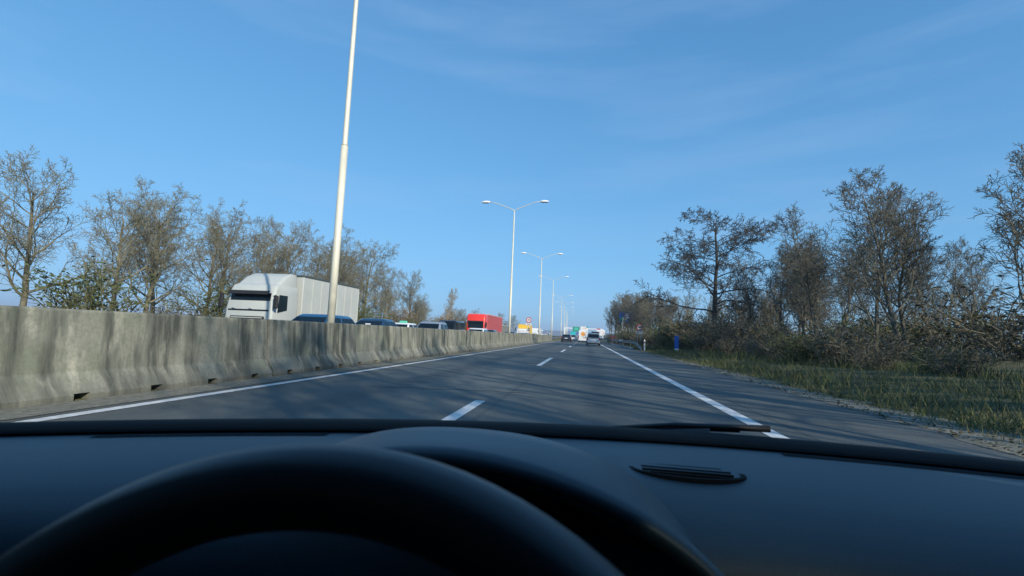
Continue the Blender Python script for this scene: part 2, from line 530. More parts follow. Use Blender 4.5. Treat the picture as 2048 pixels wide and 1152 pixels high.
# ------------------------------------------------------------------ trees
def grow(seed, H, spec, leaders=None):
    """returns (trunk MB, crown MB)"""
    rg = random.Random(seed)
    T, Cn = MB(), MB()
    sides = (7, 5, 4, 3, 3)

    def branch(p, d, L, r, lev):
        n = spec['seg'][lev]
        pts = [p.copy()]; rads = [r]
        dd = d.copy()
        tip = spec['tip'][lev]
        for i in range(n):
            wv = Vector((rg.gauss(0, 1), rg.gauss(0, 1), rg.gauss(0, 1))) * spec['wob'][lev]
            dd = (dd + wv + Vector((0, 0, spec['trop'][lev]))).normalized()
            p = p + dd * (L / n)
            pts.append(p.copy()); rads.append(max(spec['rmin'], r * (1 - (1 - tip) * (i + 1) / n)))
        (T if lev == 0 else Cn).tube(pts, rads, sides[lev], cap=(lev == 0))
        if lev + 1 >= len(spec['seg']): return
        nc = spec['n'][lev]
        az = rg.uniform(0, 6.28)
        for k in range(nc):
            t = spec['t0'][lev] + (1 - spec['t0'][lev]) * ((k + rg.uniform(.1, .9)) / nc)
            q = t * n; i = min(int(q), n - 1); fr = q - i
            pp = pts[i].lerp(pts[i + 1], fr); rr = rads[i] * (1 - fr) + rads[i + 1] * fr
            ax = (pts[i + 1] - pts[i]).normalized()
            az += 2.4 + rg.uniform(-.5, .5)
            a = Vector((0, 0, 1)) if abs(ax.z) < .9 else Vector((1, 0, 0))
            u = ax.cross(a).normalized(); v = ax.cross(u)
            side = u * math.cos(az) + v * math.sin(az)
            an = R(spec['ang'][lev] + rg.uniform(-13, 13))
            cd = (ax * math.cos(an) + side * math.sin(an)).normalized()
            cl_ = L * spec['len'][lev] * (1 - spec['fall'][lev] * t) * rg.uniform(.75, 1.2)
            branch(pp, cd, cl_, max(spec['rmin'], rr * spec['rr'][lev]), lev + 1)
    L0 = H * spec['trunk']
    branch(Vector((0, 0, -.15)), Vector((rg.gauss(0, .04), rg.gauss(0, .04), 1)).normalized(), L0, spec['r0'] * H, 0)
    return T, Cn


BROAD = dict(trunk=.72, r0=.0165, seg=(8, 7, 5, 4, 2), tip=(.30, .22, .25, .35, .5), wob=(.07, .14, .17, .14, .10),
             trop=(.05, .10, .07, .04, .02), rmin=.0095, n=(16, 8, 6, 5), t0=(.17, .16, .12, .12), ang=(48, 44, 45, 45),
             len=(.66, .50, .52, .60), fall=(.45, .45, .4, .3), rr=(.55, .55, .6, .7))
SLIM = dict(trunk=.92, r0=.0135, seg=(10, 7, 5, 3, 2), tip=(.14, .2, .3, .4, .5), wob=(.085, .11, .14, .13, .10),
            trop=(.05, .14, .09, .05, .02), rmin=.0135, n=(11, 6, 5, 3), t0=(.26, .2, .15, .15), ang=(34, 36, 40, 42),
            len=(.42, .50, .52, .55), fall=(.55, .45, .4, .3), rr=(.6, .6, .65, .7))
UPRIGHT = dict(trunk=.90, r0=.0125, seg=(9, 7, 5, 3, 2), tip=(.15, .2, .3, .4, .5), wob=(.09, .12, .15, .13, .10),
               trop=(.06, .16, .10, .05, .02), rmin=.0105, n=(18, 7, 6, 4), t0=(.16, .15, .12, .12), ang=(42, 42, 44, 44),
               len=(.46, .54, .55, .62), fall=(.55, .45, .4, .3), rr=(.55, .55, .6, .7))
DROOP = dict(trunk=.85, r0=.016, seg=(9, 9, 6, 4, 2), tip=(.25, .15, .25, .35, .5), wob=(.06, .13, .20, .20, .16),
             trop=(.05, -.035, -.03, -.01, .03), rmin=.0105, n=(21, 11, 8, 5), t0=(.25, .2, .15, .15), ang=(56, 46, 48, 45),
             len=(.50, .46, .48, .48), fall=(.40, .45, .4, .3), rr=(.5, .55, .6, .7))
OPEN = dict(trunk=.92, r0=.017, seg=(9, 7, 4, 2), tip=(.2, .2, .3, .5), wob=(.07, .12, .15, .12), trop=(.05, .12, .08, .04), rmin=.014,
            n=(11, 5, 4), t0=(.22, .2, .2), ang=(40, 42, 44), len=(.42, .5, .55), fall=(.5, .4, .3), rr=(.55, .6, .6))
PLUME = dict(trunk=.95, r0=.013, seg=(8, 6, 4, 3, 2), tip=(.1, .2, .3, .4, .5), wob=(.04, .08, .15, .2, .2),
             trop=(.05, .22, .14, .08, .05), rmin=.012, n=(22, 8, 6, 3), t0=(.12, .15, .15, .15), ang=(28, 30, 36, 40),
             len=(.30, .5, .5, .5), fall=(.5, .45, .4, .3), rr=(.5, .55, .6, .7))


def proto(seed, H, spec, mt, mc):
    T, Cn = grow(seed, H, spec)
    root = empty('bare_tree', (0, 0, 0))
    T.build('trunk', mt, root, smooth=True)
    Cn.build('crown', mc, root, smooth=True)
    return root


PRO = {
    'broad': [proto(s, 10, BROAD, M['bark_l'], M['bark_lt']) for s in (11, 12, 13)],
    'ivy': [proto(21, 10, BROAD, M['bark_ivy'], M['bark_lt'])],
    'up': [proto(s, 10, UPRIGHT, M['bark_d'], M['bark_dt']) for s in (31, 32, 33, 34)],
    'droop': [proto(41, 10, DROOP, M['bark_arch'], M['bark_arch'])],
    'slim': [proto(s, 10, SLIM, M['bark_d'], M['bark_dt']) for s in (71, 72, 73, 74)],
    'slimlight': [proto(s, 10, SLIM, M['bark_ivy'], M['bark_lt']) for s in (75, 76)],
    'open': [proto(s, 10, OPEN, M['bark_d'], M['bark_dt']) for s in (61, 62, 63)],
    'plume': [proto(51, 10, PLUME, M['bark_tan'], M['bark_tan'])],
}
USED = set()


def plant(kind, i, x, y, z, H, rz, label, group, name='bare_tree', cat='tree', sx=1.0):
    p = PRO[kind][i % len(PRO[kind])]
    if p.name in USED:
        o = copy_tree(p)
    else:
        o = p; USED.add(p.name)
    o.location = (x, y, z); o.rotation_euler = (0, 0, rz)
    k = H / 10.0
    o.scale = (k * sx, k * sx, k)
    tag(o, label, cat, group)
    return o


def gz(x):
    if 6 < x < 100: return min(0.9, (x - 6) * 0.10)
    if -100 < x < -21: return min(0.8, (-21 - x) * 0.08)
    return 0


rg = random.Random(77)
GL, GR = 'bare trees beyond the opposite carriageway', 'bare trees beyond the right guardrail'
plant('ivy', 0, -27.2, 55, gz(-27), 12.5, 0.4, 'tall bare tree with a mossy trunk just right of the grey lorry box', GL)
plant('broad', 0, -31.2, 81, gz(-31), 11.9, 1.1, 'round-crowned bare tree standing apart behind the white taxi, sky on its right', GL)
plant('broad', 1, -29.5, 66, gz(-29), 10.6, 2.3, 'bare tree with a leaning crown between the mossy trunk and the round-crowned tree', GL)
plant('plume', 0, -41.2, 135, gz(-41), 12.2, 0, 'pale tan plume-shaped tree standing above the dark van', GL, sx=1.5)
# the row goes on to the left, ever nearer
for i, (x, y, H) in enumerate([(-26.5, 48, 11.8), (-25.5, 43.5, 9.6), (-27.5, 40, 11.2), (-26, 35.5, 9.4), (-28, 33, 10.4),
                               (-25.8, 29, 8.6), (-27.5, 26, 9.6), (-26.5, 23, 8.8), (-29, 20.5, 9.6), (-30.5, 49, 11.5), (-33, 58, 11.3), (-33, 44, 11), (-32, 31, 10.5)]):
    plant('broad', i + 1, x, y, gz(x), H, rg.uniform(0, 6.28), 'bare grey tree in the row left of the lamp post, behind the grey box lorry', GL)
for i in range(5):
    x, y = -30 - rg.uniform(0, 6), 60 + i * 5.5
    plant('broad', i, x, y, gz(x), rg.uniform(7.0, 9.5), rg.uniform(0, 6.28), 'smaller bare tree filling the thicket behind the dark blue car and the taxi', GL)
for i in range(14):
    y = 95 + i * 10.5
    x = -32 - (i % 3) * 4 - rg.uniform(0, 3) + sh(y) * .5
    plant('broad', i, x, y, gz(x), rg.uniform(7.0, 10.0) * (.75 if y < 120 else 1), rg.uniform(0, 6.28), 'small distant bare tree in the line behind the dark van and red lorry', GL)
# right-hand wood: slim crowded trunks
cnt = 0
for i in range(104):
    t = (i + rg.random()) / 104
    y = 46 + 92 * t
    base = 11.8 - 5.0 * ((y - 46) / 92)
    x = base + rg.uniform(0, 5.0) * (1 if i % 3 else .3) + (3.2 if y < 66 else 0) + (2.2 if y < 56 else 0)
    H = min(10.6, 0.75 + .0937 * y - gz(x)) * rg.uniform(.80, 1.04)
    kind = 'slimlight' if i % 3 == 2 else 'slim'
    plant(kind, i, x + sh(y), y, gz(x), H, rg.uniform(0, 6.28),
          'slim mossy-trunked bare tree in the wood behind the right guardrail' if kind == 'slimlight' else 'slim dark bare tree in the crowded wood behind the right guardrail', GR)
plant('droop', 0, 12.0, 46.5, gz(12.0), 13.8, 2.2, 'tall dark tree with arching drooping branches above the right-hand wood', GR, sx=1.22)
plant('up', 1, 16.5, 39, gz(16), 8.6, .3, 'dark bare tree behind the scrub right of the arching tree', GR)
for i in range(11):
    y = 19.5 + i * 2.35
    x = 12.6 + rg.uniform(0, 4.0)
    plant('up', i, x, y, gz(x), rg.uniform(6.6, 8.4), rg.uniform(0, 6.28), 'bare verge tree right of the arching tree', GR, sx=1.15)
for i, (x, y, H) in enumerate([(23, 48, 8.6), (26, 43, 8.2), (24, 36, 7.4), (28, 39, 8), (29, 34, 7.6), (27, 30, 6.8), (33, 52, 9)]):
    plant('up', i + 2, x, y, gz(x), H, rg.uniform(0, 6.28), 'bare tree in the far copse right of the arching tree', GR)
for i in range(22):
    y = 34 + i * 1.1 + rg.uniform(-.5, .5); x = 13.2 + rg.uniform(0, 7)
    plant('slimlight' if i % 3 == 2 else 'slim', i, x, y, gz(x), (0.6 + .0937 * y) * rg.uniform(.85, 1.15), rg.uniform(0, 6.28),
          'slim mossy-trunked small bare tree' if i % 3 == 2 else 'slim dark bare small tree', GR)
# verge trees beside and behind the car, outside the view; their shadows fall on the lanes
for i, (x, y, H) in enumerate([(10.2, -9.4, 12), (11.4, -10.6, 13), (9.6, -8.2, 11.5), (12.3, 9.0, 12.5), (13.0, 1.2, 14.0), (12.4, -6.0, 14.5), (13.6, -10.5, 14), (16, 3.4, 14.5), (17, -12, 15), (14.5, 10.8, 13.2), (12, -19, 14), (21, 0, 16), (21, 8, 15.5), (10.4, -.6, 11.5), (15, 1, 14), (14.4, -2, 14), (14.6, -7.6, 14), (19.5, 4, 15), (10.8, 2.4, 11), (19, -1, 15)]):  # first three added on the sun's side to shade the dashboard
    plant('open', i, x, y, gz(x), H, rg.uniform(0, 6.28), 'bare verge tree beside the car, to the right of the view', 'verge trees beside the car')


ORD = ['first', 'second', 'third', 'fourth', 'fifth', 'sixth', 'seventh', 'eighth', 'ninth', 'tenth', 'eleventh', 'twelfth', 'thirteenth', 'fourteenth',
       'fifteenth', 'sixteenth', 'seventeenth', 'eighteenth', 'nineteenth', 'twentieth']


def img_x(o):
    c = WC.transposed() @ (o.location - EYE)
    return 1024 + F_PX * c.x / -c.z if c.z < 0 else (9999 if c.x > 0 else -9999)


def relabel(objs, marks):
    """objs: (object, what); marks: (left x, right x, landmark). Each gets kind + landmark + its order there from the left."""
    for x0, x1, lm in marks:
        kinds = {}
        for o, what in objs:
            if x0 <= img_x(o) < x1: kinds.setdefault(what, []).append(o)
        for what, li in kinds.items():
            li.sort(key=img_x)
            for i, o in enumerate(li):
                o['label'] = what + ' ' + lm + (', %s such from the left' % ORD[min(i, 19)] if len(li) > 1 else '')


def by_label(*starts):
    return [(o, w_) for o in bpy.data.objects for st, w_ in starts if str(o.get('label', '')).startswith(st)]


for li in PRO.values():                  # drop masters that were never planted
    for p in li:
        if p.name not in USED:
            for ch in list(p.children): bpy.data.objects.remove(ch, do_unlink=True)
            bpy.data.objects.remove(p, do_unlink=True)
bpy.context.view_layer.update()
RMARK = [(-99999, 1228, 'above the red hazard board'), (1228, 1246, 'left of the blue and green board'), (1246, 1264, 'around the blue and green board'),
         (1264, 1290, 'behind the right speed sign'), (1290, 1320, 'right of the delineator post'), (1320, 1350, 'left of the small blue board'), (1350, 1480, 'under the arching tree'),
         (1480, 1700, 'right of the arching tree'), (1700, 99999, 'at the right end of the verge')]
relabel(by_label(('slim mossy-trunked', 'slim mossy tree'), ('slim dark bare', 'slim grey bare tree'), ('bare verge tree right', 'bushy-crowned bare tree'), ('bare tree in the far copse', 'distant bare tree')), RMARK)
LMARK = [(-99999, 300, 'over the barrier at the far left'), (300, 560, 'left of the grey box lorry'), (560, 700, 'behind the grey box lorry'), (700, 800, 'above the dark blue car'), (800, 850, 'above the taxi'),
         (850, 930, 'above the dark van'), (930, 1000, 'above the red lorry'), (1000, 1200, 'right of the red lorry')]
relabel(by_label(('bare grey tree in the row', 'bare grey tree'), ('smaller bare tree', 'smaller bare tree'), ('small distant', 'small distant bare tree')), LMARK)


# ------------------------------------------------------------------ shrubs
def shrub(seed, H, mt, ml, nleaf, leaf, spread=.75, nst=24):
    rg = random.Random(seed)
    A, B = MB(), MB(); tips = []
    for k in range(nst):
        az = rg.uniform(0, 6.28); rr = rg.uniform(0, .28) * H
        p = Vector((math.cos(az) * rr, math.sin(az) * rr, -.1))
        d = Vector((math.cos(az) * spread * rg.uniform(.1, 1), math.sin(az) * spread * rg.uniform(.1, 1), 1)).normalized()
        L = H * rg.uniform(.6, 1.08); pts = [p]; n = 5
        for i in range(n):
            d = (d + Vector((rg.gauss(0, .16), rg.gauss(0, .16), rg.gauss(0, .06)))).normalized()
            p = p + d * (L / n); pts.append(p)
        A.tube(pts, [.022 * H / 2 * (1 - .14 * i) for i in range(n + 1)], 4, False)
        for q in range(11):
            i = rg.randint(1, n); b0 = pts[i].lerp(pts[i - 1], rg.random())
            dd = (d + Vector((rg.gauss(0, .7), rg.gauss(0, .7), rg.gauss(.1, .35)))).normalized()
            l = H * rg.uniform(.14, .34); e1 = b0 + dd * l * .5; e2 = e1 + (dd + Vector((rg.gauss(0, .3), rg.gauss(0, .3), rg.gauss(.1, .3)))).normalized() * l * .5
            A.tube([b0, e1, e2], [.011, .009, .006], 3, False)
            tips += [e1, e2, b0.lerp(e2, .6)]
            for s_ in range(2):
                d3 = (dd + Vector((rg.gauss(0, .7), rg.gauss(0, .7), rg.gauss(.1, .4)))).normalized()
                A.tube([e1, e1 + d3 * l * .5], [.008, .005], 3, False); tips.append(e1 + d3 * l * .5)
    for k in range(nleaf):
        p = rg.choice(tips) + Vector((rg.gauss(0, .06), rg.gauss(0, .06), rg.gauss(0, .06))) * H
        a = Vector((rg.gauss(0, 1), rg.gauss(0, 1), rg.gauss(0, .6))).normalized()
        c = a.cross(Vector((rg.gauss(0, 1), rg.gauss(0, 1), rg.gauss(0, 1)))).normalized()
        s_ = leaf * rg.uniform(.6, 1.3)
        B.poly([p - a * s_, p + c * s_ * .45, p + a * s_, p - c * s_ * .45])
    root = empty('shrub', (0, 0, 0))
    A.build('twigs', mt, root)
    if nleaf: B.build('leaves', ml, root)
    return root


SHR = {
    'green': [shrub(s, 2, M['bark_ivy'], M['leaf_green'], 1500, .06) for s in (1, 2)],
    'brown': [shrub(s, 2, M['bark_dt'], M['leaf_brown'], 900, .06) for s in (3, 4)],
    'rust': [shrub(5, 2, M['twig_rust'], M['leaf_rust'], 2000, .06)],
}


def bush(kind, i, x, y, H, label, group, sx=1.0, cat='shrub'):
    p = SHR[kind][i % len(SHR[kind])]
    if p.name in USED: o = copy_tree(p)
    else: o = p; USED.add(p.name)
    o.location = (x, y, gz(x)); o.rotation_euler = (0, 0, rg.uniform(0, 6.28))
    k = H / 2.0; o.scale = (k * sx, k * sx, k)
    return tag(o, label, cat, group)


BL, BR = 'scrub beyond the opposite carriageway', 'scrub along the right verge'
bush('rust', 0, -30.5, 74, 3.6, 'rust-coloured bush in the thicket just above the white taxi', BL, 1.2)
bush('rust', 0, -37, 128, 4.6, 'yellow-brown bush left of the red lorry, below the pale plume tree', BL, 1.7)
bush('rust', 0, -39, 138, 4.2, 'yellow-brown bush against the left side of the red lorry', BL, 1.6)
bush('green', 0, -22.6, 46, 3.0, 'olive green bush at the foot of the mossy tree beside the grey lorry', BL, 1.2)
for i in range(30):
    y = 20 + i * 4.1
    x = -22.8 - rg.uniform(0, 4.5) - (5 if y > 90 else 0)
    k = ('green', 'brown', 'green', 'brown', 'brown')[i % 5]
    bush(k, i, x, y, rg.uniform(1.9, 3.4), 'olive scrub bush behind the queue of oncoming cars' if k == 'green' else 'brown twiggy bush behind the queue of oncoming cars', BL, rg.uniform(1.0, 1.5))
for i in range(70):
    y = 15 + i * 1.5 + rg.uniform(-.8, .8)
    x = 8.6 + rg.uniform(-.6, 3.6) - (1.3 if y > 62 else 0) - (1.0 if y > 85 else 0) + (1.2 if y < 30 else 0)
    k = ('brown', 'green', 'brown', 'brown')[i % 4]
    bush(k, i, x + sh(y), y, rg.uniform(1.1, 2.3) * (1.35 if 32 < y < 75 else (1.0 if y > 30 else .8)), 'low olive bush on the right verge' if k == 'green' else 'dry brown bush on the right verge', BR, rg.uniform(1.0, 1.5))
for i in range(20):
    y = 20 + i * 2.6
    bush(('brown', 'green')[i % 2], i, 15 + rg.uniform(0, 6), y, rg.uniform(1.8, 3.0), 'low olive bush on the right verge' if i % 2 else 'dry brown bush on the right verge', BR, 1.4)


bpy.context.view_layer.update()
relabel(by_label(('olive scrub', 'olive scrub bush'), ('brown twiggy', 'brown twiggy bush')), LMARK)
relabel(by_label(('low olive bush', 'low olive bush'), ('dry brown bush', 'dry brown bush')), RMARK)


def grass():
    rg = random.Random(9); b = MB()
    for k in range(36000):
        y = 6 + 62 * rg.random() ** 1.6
        u = rg.random()
        x = 4.98 + 6.5 * u ** 1.2 + sh(y)
        h = rg.uniform(.04, .22) * (0.45 + min(1.1, u * 3.4)); a = rg.uniform(0, 6.28)
        if rg.random() < .10: h *= 2.3
        wd = .006 + .0003 * y
        c, s_ = math.cos(a), math.sin(a)
        z = gz(x) - .03
        lx, ly = rg.gauss(0, .5) * h, rg.gauss(0, .5) * h
        b.poly([(x - c * wd, y - s_ * wd, z), (x + c * wd, y + s_ * wd, z), (x + lx, y + ly, z + h)])
    for k in range(7000):                 # wisps on the median past the end of the barrier
        y = 95 + 120 * rg.random()
        x = -7.4 + 1.3 * rg.random() + sh(y); h = rg.uniform(.1, .32); wd = .02
        b.poly([(x - wd, y, 0), (x + wd, y, 0), (x + rg.gauss(0, .08), y, h)])
    return b


def edge_strip():
    rg = random.Random(4); rows = []
    y = -10.0
    while y < 130:
        rows.append([(4.55 + rg.uniform(-.10, .14) + sh(y), y, .0145), (5.0 + sh(y), y, .019), (5.5 + rg.uniform(-.25, .3) + sh(y), y, .0)]); y += .45
    b = MB(); b.loft(rows, closed=False)
    for i, f in enumerate(b.f): b.f[i] = tuple(reversed(f))
    return b


edge_strip().build('gritty_margin', M['gravel'], road)


def litter():
    rg = random.Random(14); b = MB()
    for k in range(9000):
        y = 5 + 60 * rg.random() ** 1.5; u = rg.random()
        x = 4.5 + 6 * u ** 1.8 + sh(y); z = max(.022, gz(x)) + .01 + rg.uniform(0, .02)
        s_ = rg.uniform(.012, .04); a = rg.uniform(0, 6.28); c, d = math.cos(a) * s_, math.sin(a) * s_
        t = rg.uniform(-.6, .6) * s_
        b.poly([(x - c, y - d, z + t), (x + d * .6, y - c * .6, z), (x + c, y + d, z - t + .006), (x - d * .6, y + c * .6, z + .006)])
    return b


tag(litter().build('leaf_litter', M['leaf_brown']), 'dead brown leaves scattered over the right verge', 'leaf litter', kind='stuff')
rk = random.Random(21)
for k in range(9):                        # bitumen-sealed cracks wandering across the lanes
    y0 = 3.5 + k * 4.4 + rk.uniform(-1, 1); xa = rk.uniform(-5, -2); xb = xa + rk.uniform(1.5, 4.5); n = 14; L_, R_ = [], []
    y = y0
    for i in range(n + 1):
        x = xa + (xb - xa) * i / n; y += rk.uniform(-.12, .14); hw_ = rk.uniform(.012, .026)
        L_.append((x, y - hw_, .0135)); R_.append((x, y + hw_, .0135))
    MB().loft([L_, R_], closed=False).build('sealed_crack', M['under'], road)
tag(grass().build('verge_grass', M['grass']), 'short olive and straw grass on the right verge and the far median', 'grass', kind='stuff')


# ------------------------------------------------------------------ street lamps
def lamp():
    root = empty('street_lamp', (0, 0, 0))
    b = MB(); b.tube([(0, 0, 0), (0, 0, 6.2)], [.105, .098], 14); b.build('pole', M['galv'], root, True)
    b = MB(); b.tube([(0, 0, 6.2), (0, 0, 6.28), (0, 0, 11.6), (0, 0, 12.65)], [.098, .074, .060, .046], 12); b.build('upper_pole', M['galv'], root, True)
    MB().box((0, 0, .02), (.42, .42, .04)).build('base_plate', M['galv'], root)
    for s in (-1, 1):
        pts = [(s * .0, 0, 12.55), (s * .12, 0, 12.70), (s * .45, 0, 12.86), (s * 1.5, 0, 13.26), (s * 2.1, 0, 13.45), (s * 2.5, 0, 13.47)]
        a = MB().tube(pts, [.038, .036, .034, .032, .03, .03], 8).build('arm', M['galv'], root, True)
        rings = []
        for x, wy, zt, zb in ((2.40, .05, .04, -.03), (2.46, .13, .09, -.04), (2.75, .17, .13, -.05), (3.05, .16, .10, -.05), (3.22, .09, .04, -.03)):
            rings.append([(s * x, -wy, 13.47 + zb), (s * x, -wy, 13.47 + zt * .4), (s * x, -wy * .6, 13.47 + zt), (s * x, wy * .6, 13.47 + zt), (s * x, wy, 13.47 + zt * .4), (s * x, wy, 13.47 + zb)])
        h = MB().loft(rings, True, True).build('lamp_head', M['lamp_white'], root, True)
        sharp(h, 50)
        rings = [[(s * x, -wy, 13.47 - zb), (s * x, wy, 13.47 - zb), (s * x, wy * .7, 13.47 - zb - .05), (s * x, -wy * .7, 13.47 - zb - .05)] for x, wy, zb in ((2.55, .10, .045), (3.12, .10, .045))]
        MB().loft(rings, True, True).build('lens', M['lamp_glass'], h)
    return root


L0 = lamp()
labs = ['nearest and tallest lamp post, its shaft cut off by the top of the picture',
        'double-armed lamp post right of the red lorry, its two heads highest in the sky',
        'second double-armed lamp post, right of the round speed sign on the median',
        'third double-armed lamp post along the median, near the end of the concrete barrier',
        'fourth lamp post along the median, where the barrier has ended',
        'fifth lamp post along the median, small against the sky',
        'sixth lamp post along the median, just left of the overhead sign frame',
        'seventh lamp post along the median, faint and tiny near the horizon',
        'eighth and farthest lamp post along the median']
for i, y in enumerate([12.27, 43.4, 71.7, 100.0, 146, 176, 206, 236, 266]):
    o = L0 if i == 0 else copy_tree(L0)
    o.location = (-7.0 + sh(y), y, 0.006)
    o.rotation_euler = (0, 0, R(random.Random(i).uniform(-3, 3)))
    tag(o, labs[i], 'street lamp', 'lamp posts along the median')


# ------------------------------------------------------------------ signs
def text_mesh(txt, size):
    cu = bpy.data.curves.new('lettering', 'FONT')
    cu.body = txt; cu.size = size; cu.align_x = 'CENTER'; cu.align_y = 'CENTER'; cu.extrude = .004; cu.offset = size * .02
    o = bpy.data.objects.new('lettering', cu); COL.objects.link(o)
    dg = bpy.context.evaluated_depsgraph_get()
    me = bpy.data.meshes.new_from_object(o.evaluated_get(dg))
    bpy.data.objects.remove(o)
    return me


def lettering(txt, size, m, parent, loc):
    me = text_mesh(txt, size); me.materials.clear(); me.materials.append(m)
    o = bpy.data.objects.new('lettering', me); COL.objects.link(o)
    o.parent = parent; o.location = loc; o.rotation_euler = (R(90), 0, 0)
    return o


def speed_sign(x, y, z0, zc, label):
    root = empty('speed_limit_sign', (x, y, z0), 0, label, 'road sign')
    zc -= z0
    for s in (-1, 1):
        MB().tube([(s * .17, .05, 0), (s * .17, .05, zc + .3)], .035, 8).build('post', M['sign_back'], root, True)
    d = MB().disc((0, 0, zc), (0, 1, 0), .335, .02, 32).build('disc', M['sign_white'], root)
    rings = []
    for r_, yy in ((.24, -.012), (.24, -.017), (.333, -.017), (.333, -.012)):
        rings.append([(math.cos(2 * PI * k / 32) * r_, yy, zc + math.sin(2 * PI * k / 32) * r_) for k in range(32)])
    MB().loft(rings).build('red_ring', M['sign_red'], d)
    lettering('80', .25, M['sign_black'], d, (0, -.016, zc))
    pz = zc - .335 - .20
    p = MB().box((0, 0, pz), (.68, .02, .30)).build('plate', M['sign_white'], root)
    b = MB()
    for z in (pz + .13, pz - .13): b.box((0, -.013, z), (.64, .006, .014))
    b.build('plate_border', M['sign_black'], p)
    b = MB(); b.box((-.02, -.013, pz), (.42, .006, .05)).box((.16, -.013, pz + .05), (.10, .006, .05))
    b.build('plate_marking', M['sign_black'], p)
    return root


speed_sign(-6.99, 58, 0.004, 2.83, 'round red-rimmed speed limit sign on twin posts above the median barrier')
speed_sign(5.68, 53, 0.0, 2.33, 'round red-rimmed speed limit sign on twin posts behind the right guardrail')

# blue direction sign among the right-hand trees
p = atY(1254, 634, 109)
t = empty('direction_sign', (p.x, 109, gz(p.x)), 0, 'blue and green direction board half hidden by the branches of the right-hand wood', 'road sign')
MB().box((0, 0, p.z - gz(p.x)), (3.3, .06, 2.3)).build('panel', M['sign_blue'], t)
MB().box((-.9, -.045, p.z - gz(p.x) - .55), (1.3, .02, .9)).build('green_field', M['sign_green'], t)
b = MB(); zc = p.z - gz(p.x)
for zz, ww, xx in ((.65, 1.4, .5), (.3, 1.7, .6), (-.1, 1.0, .7), (-.45, .8, -.9)):
    b.box((xx * .6, -.05, zc + zz), (ww, .012, .12))
b.build('white_lines', M['sign_white'], t)
for s in (-1.1, 1.1):
    MB().tube([(s, .08, 0), (s, .08, zc + 1.1)], .09, 8).build('post', M['sign_back'], t, True)

# blue board at the right edge of the view
p = atY(1352, 674, 39)
t = empty('blue_sign', (p.x + .05, 39, gz(p.x)), R(-30), 'small blue board with a white foot edge on the right verge', 'road sign')
MB().box((0, 0, .85), (.34, .03, 1.0)).build('panel', M['sign_blue'], t)
MB().box((0, -.002, .30), (.34, .03, .10)).build('white_band', M['sign_white'], t)
MB().tube([(0, .045, -.05), (0, .045, 1.3)], .03, 8).build('post', M['sign_back'], t, True)

# delineator post
t = empty('delineator_post', (5.32, 45.2, 0.0), 0, 'white delineator post with dark reflector at the start of the right guardrail', 'post')
b = MB(); b.loft([[(-.06, -.05, -.03), (.06, -.05, -.03), (.06, .05, -.03), (-.06, .05, -.03)], [(-.055, -.045, .90), (.055, -.045, .90), (.055, .045, .95), (-.055, .045, .95)], [(-.03, -.02, 1.04), (.03, -.02, 1.04), (.03, .02, 1.06), (-.03, .02, 1.06)]], True, True)
d = b.build('shaft', M['sign_white'], t)
MB().box((0, -.048, .80), (.085, .014, .16)).build('reflector', M['sign_black'], t)

# red and white guide boards
t = empty('hazard_board', (5.25 + sh(95), 95, 0.0), 0, 'red hazard board with a white centre bar right of the silver minivan', 'road sign')
MB().box((-.26, 0, .95), (.46, .04, 1.15)).build('panel', M['sign_red'], t)
MB().box((.30, 0, .95), (.40, .04, 1.15)).build('panel', M['sign_red'], t)
MB().box((.035, -.004, .95), (.13, .05, 1.18)).build('white_bar', M['sign_white'], t)
b = MB()
for s in (-.3, .3): b.tube([(s, .05, 0), (s, .05, 1.5)], .025, 6)
b.build('stand', M['sign_back'], t)
t = empty('white_box', (4.98, 70, 0.0), 0, 'small white cabinet on short legs behind the right guardrail', 'cabinet')
MB().bbox((0, 0, .78), (.55, .3, .26)).build('box', M['sign_white'], t)
for s in (-.2, .2): MB().tube([(s, 0, 0), (s, 0, .66)], .03, 6).build('leg', M['sign_back'], t)
t = empty('thin_pole', (5.9, 80, gz(6)), 0, 'thin pale pole standing among the trunks behind the right guardrail', 'pole')
MB().tube([(0, 0, 0), (0, 0, 4.4)], [.04, .03], 8).build('shaft', M['sign_back'], t, True)
MB().disc((0, 0, 4.43), (0, 0, 1), .045, .06, 10).build('cap', M['galv'], t)


# ------------------------------------------------------------------ guardrails
def guardrail(pts, label, hz=.62, step=4.0, ramp=None, m=None):
    m = m or M['galv_dark']
    root = empty('guardrail', (pts[0][0], pts[0][1], 0), 0, label, 'guardrail')
    o = Vector((pts[0][0], pts[0][1], 0))
    prof = [(-.01, -.155), (.045, -.13), (.05, -.07), (.0, -.02), (.0, .02), (.05, .07), (.045, .13), (-.01, .155)]
    rings = []
    P = [Vector(p) - o for p in pts]
    for i, p in enumerate(P):
        rings.append([(p.x - a, p.y, p.z + z) for a, z in prof])
    sharp(MB().loft(rings, closed=False).build('beam', m, root, True), 60)
    for i, p in enumerate(P):
        if p.z > .3 and i % 1 == 0:
            MB().box((p.x + .08, p.y, (p.z + .1) / 2 - .05), (.06, .11, p.z + .2)).build('post', m, root)
    return root


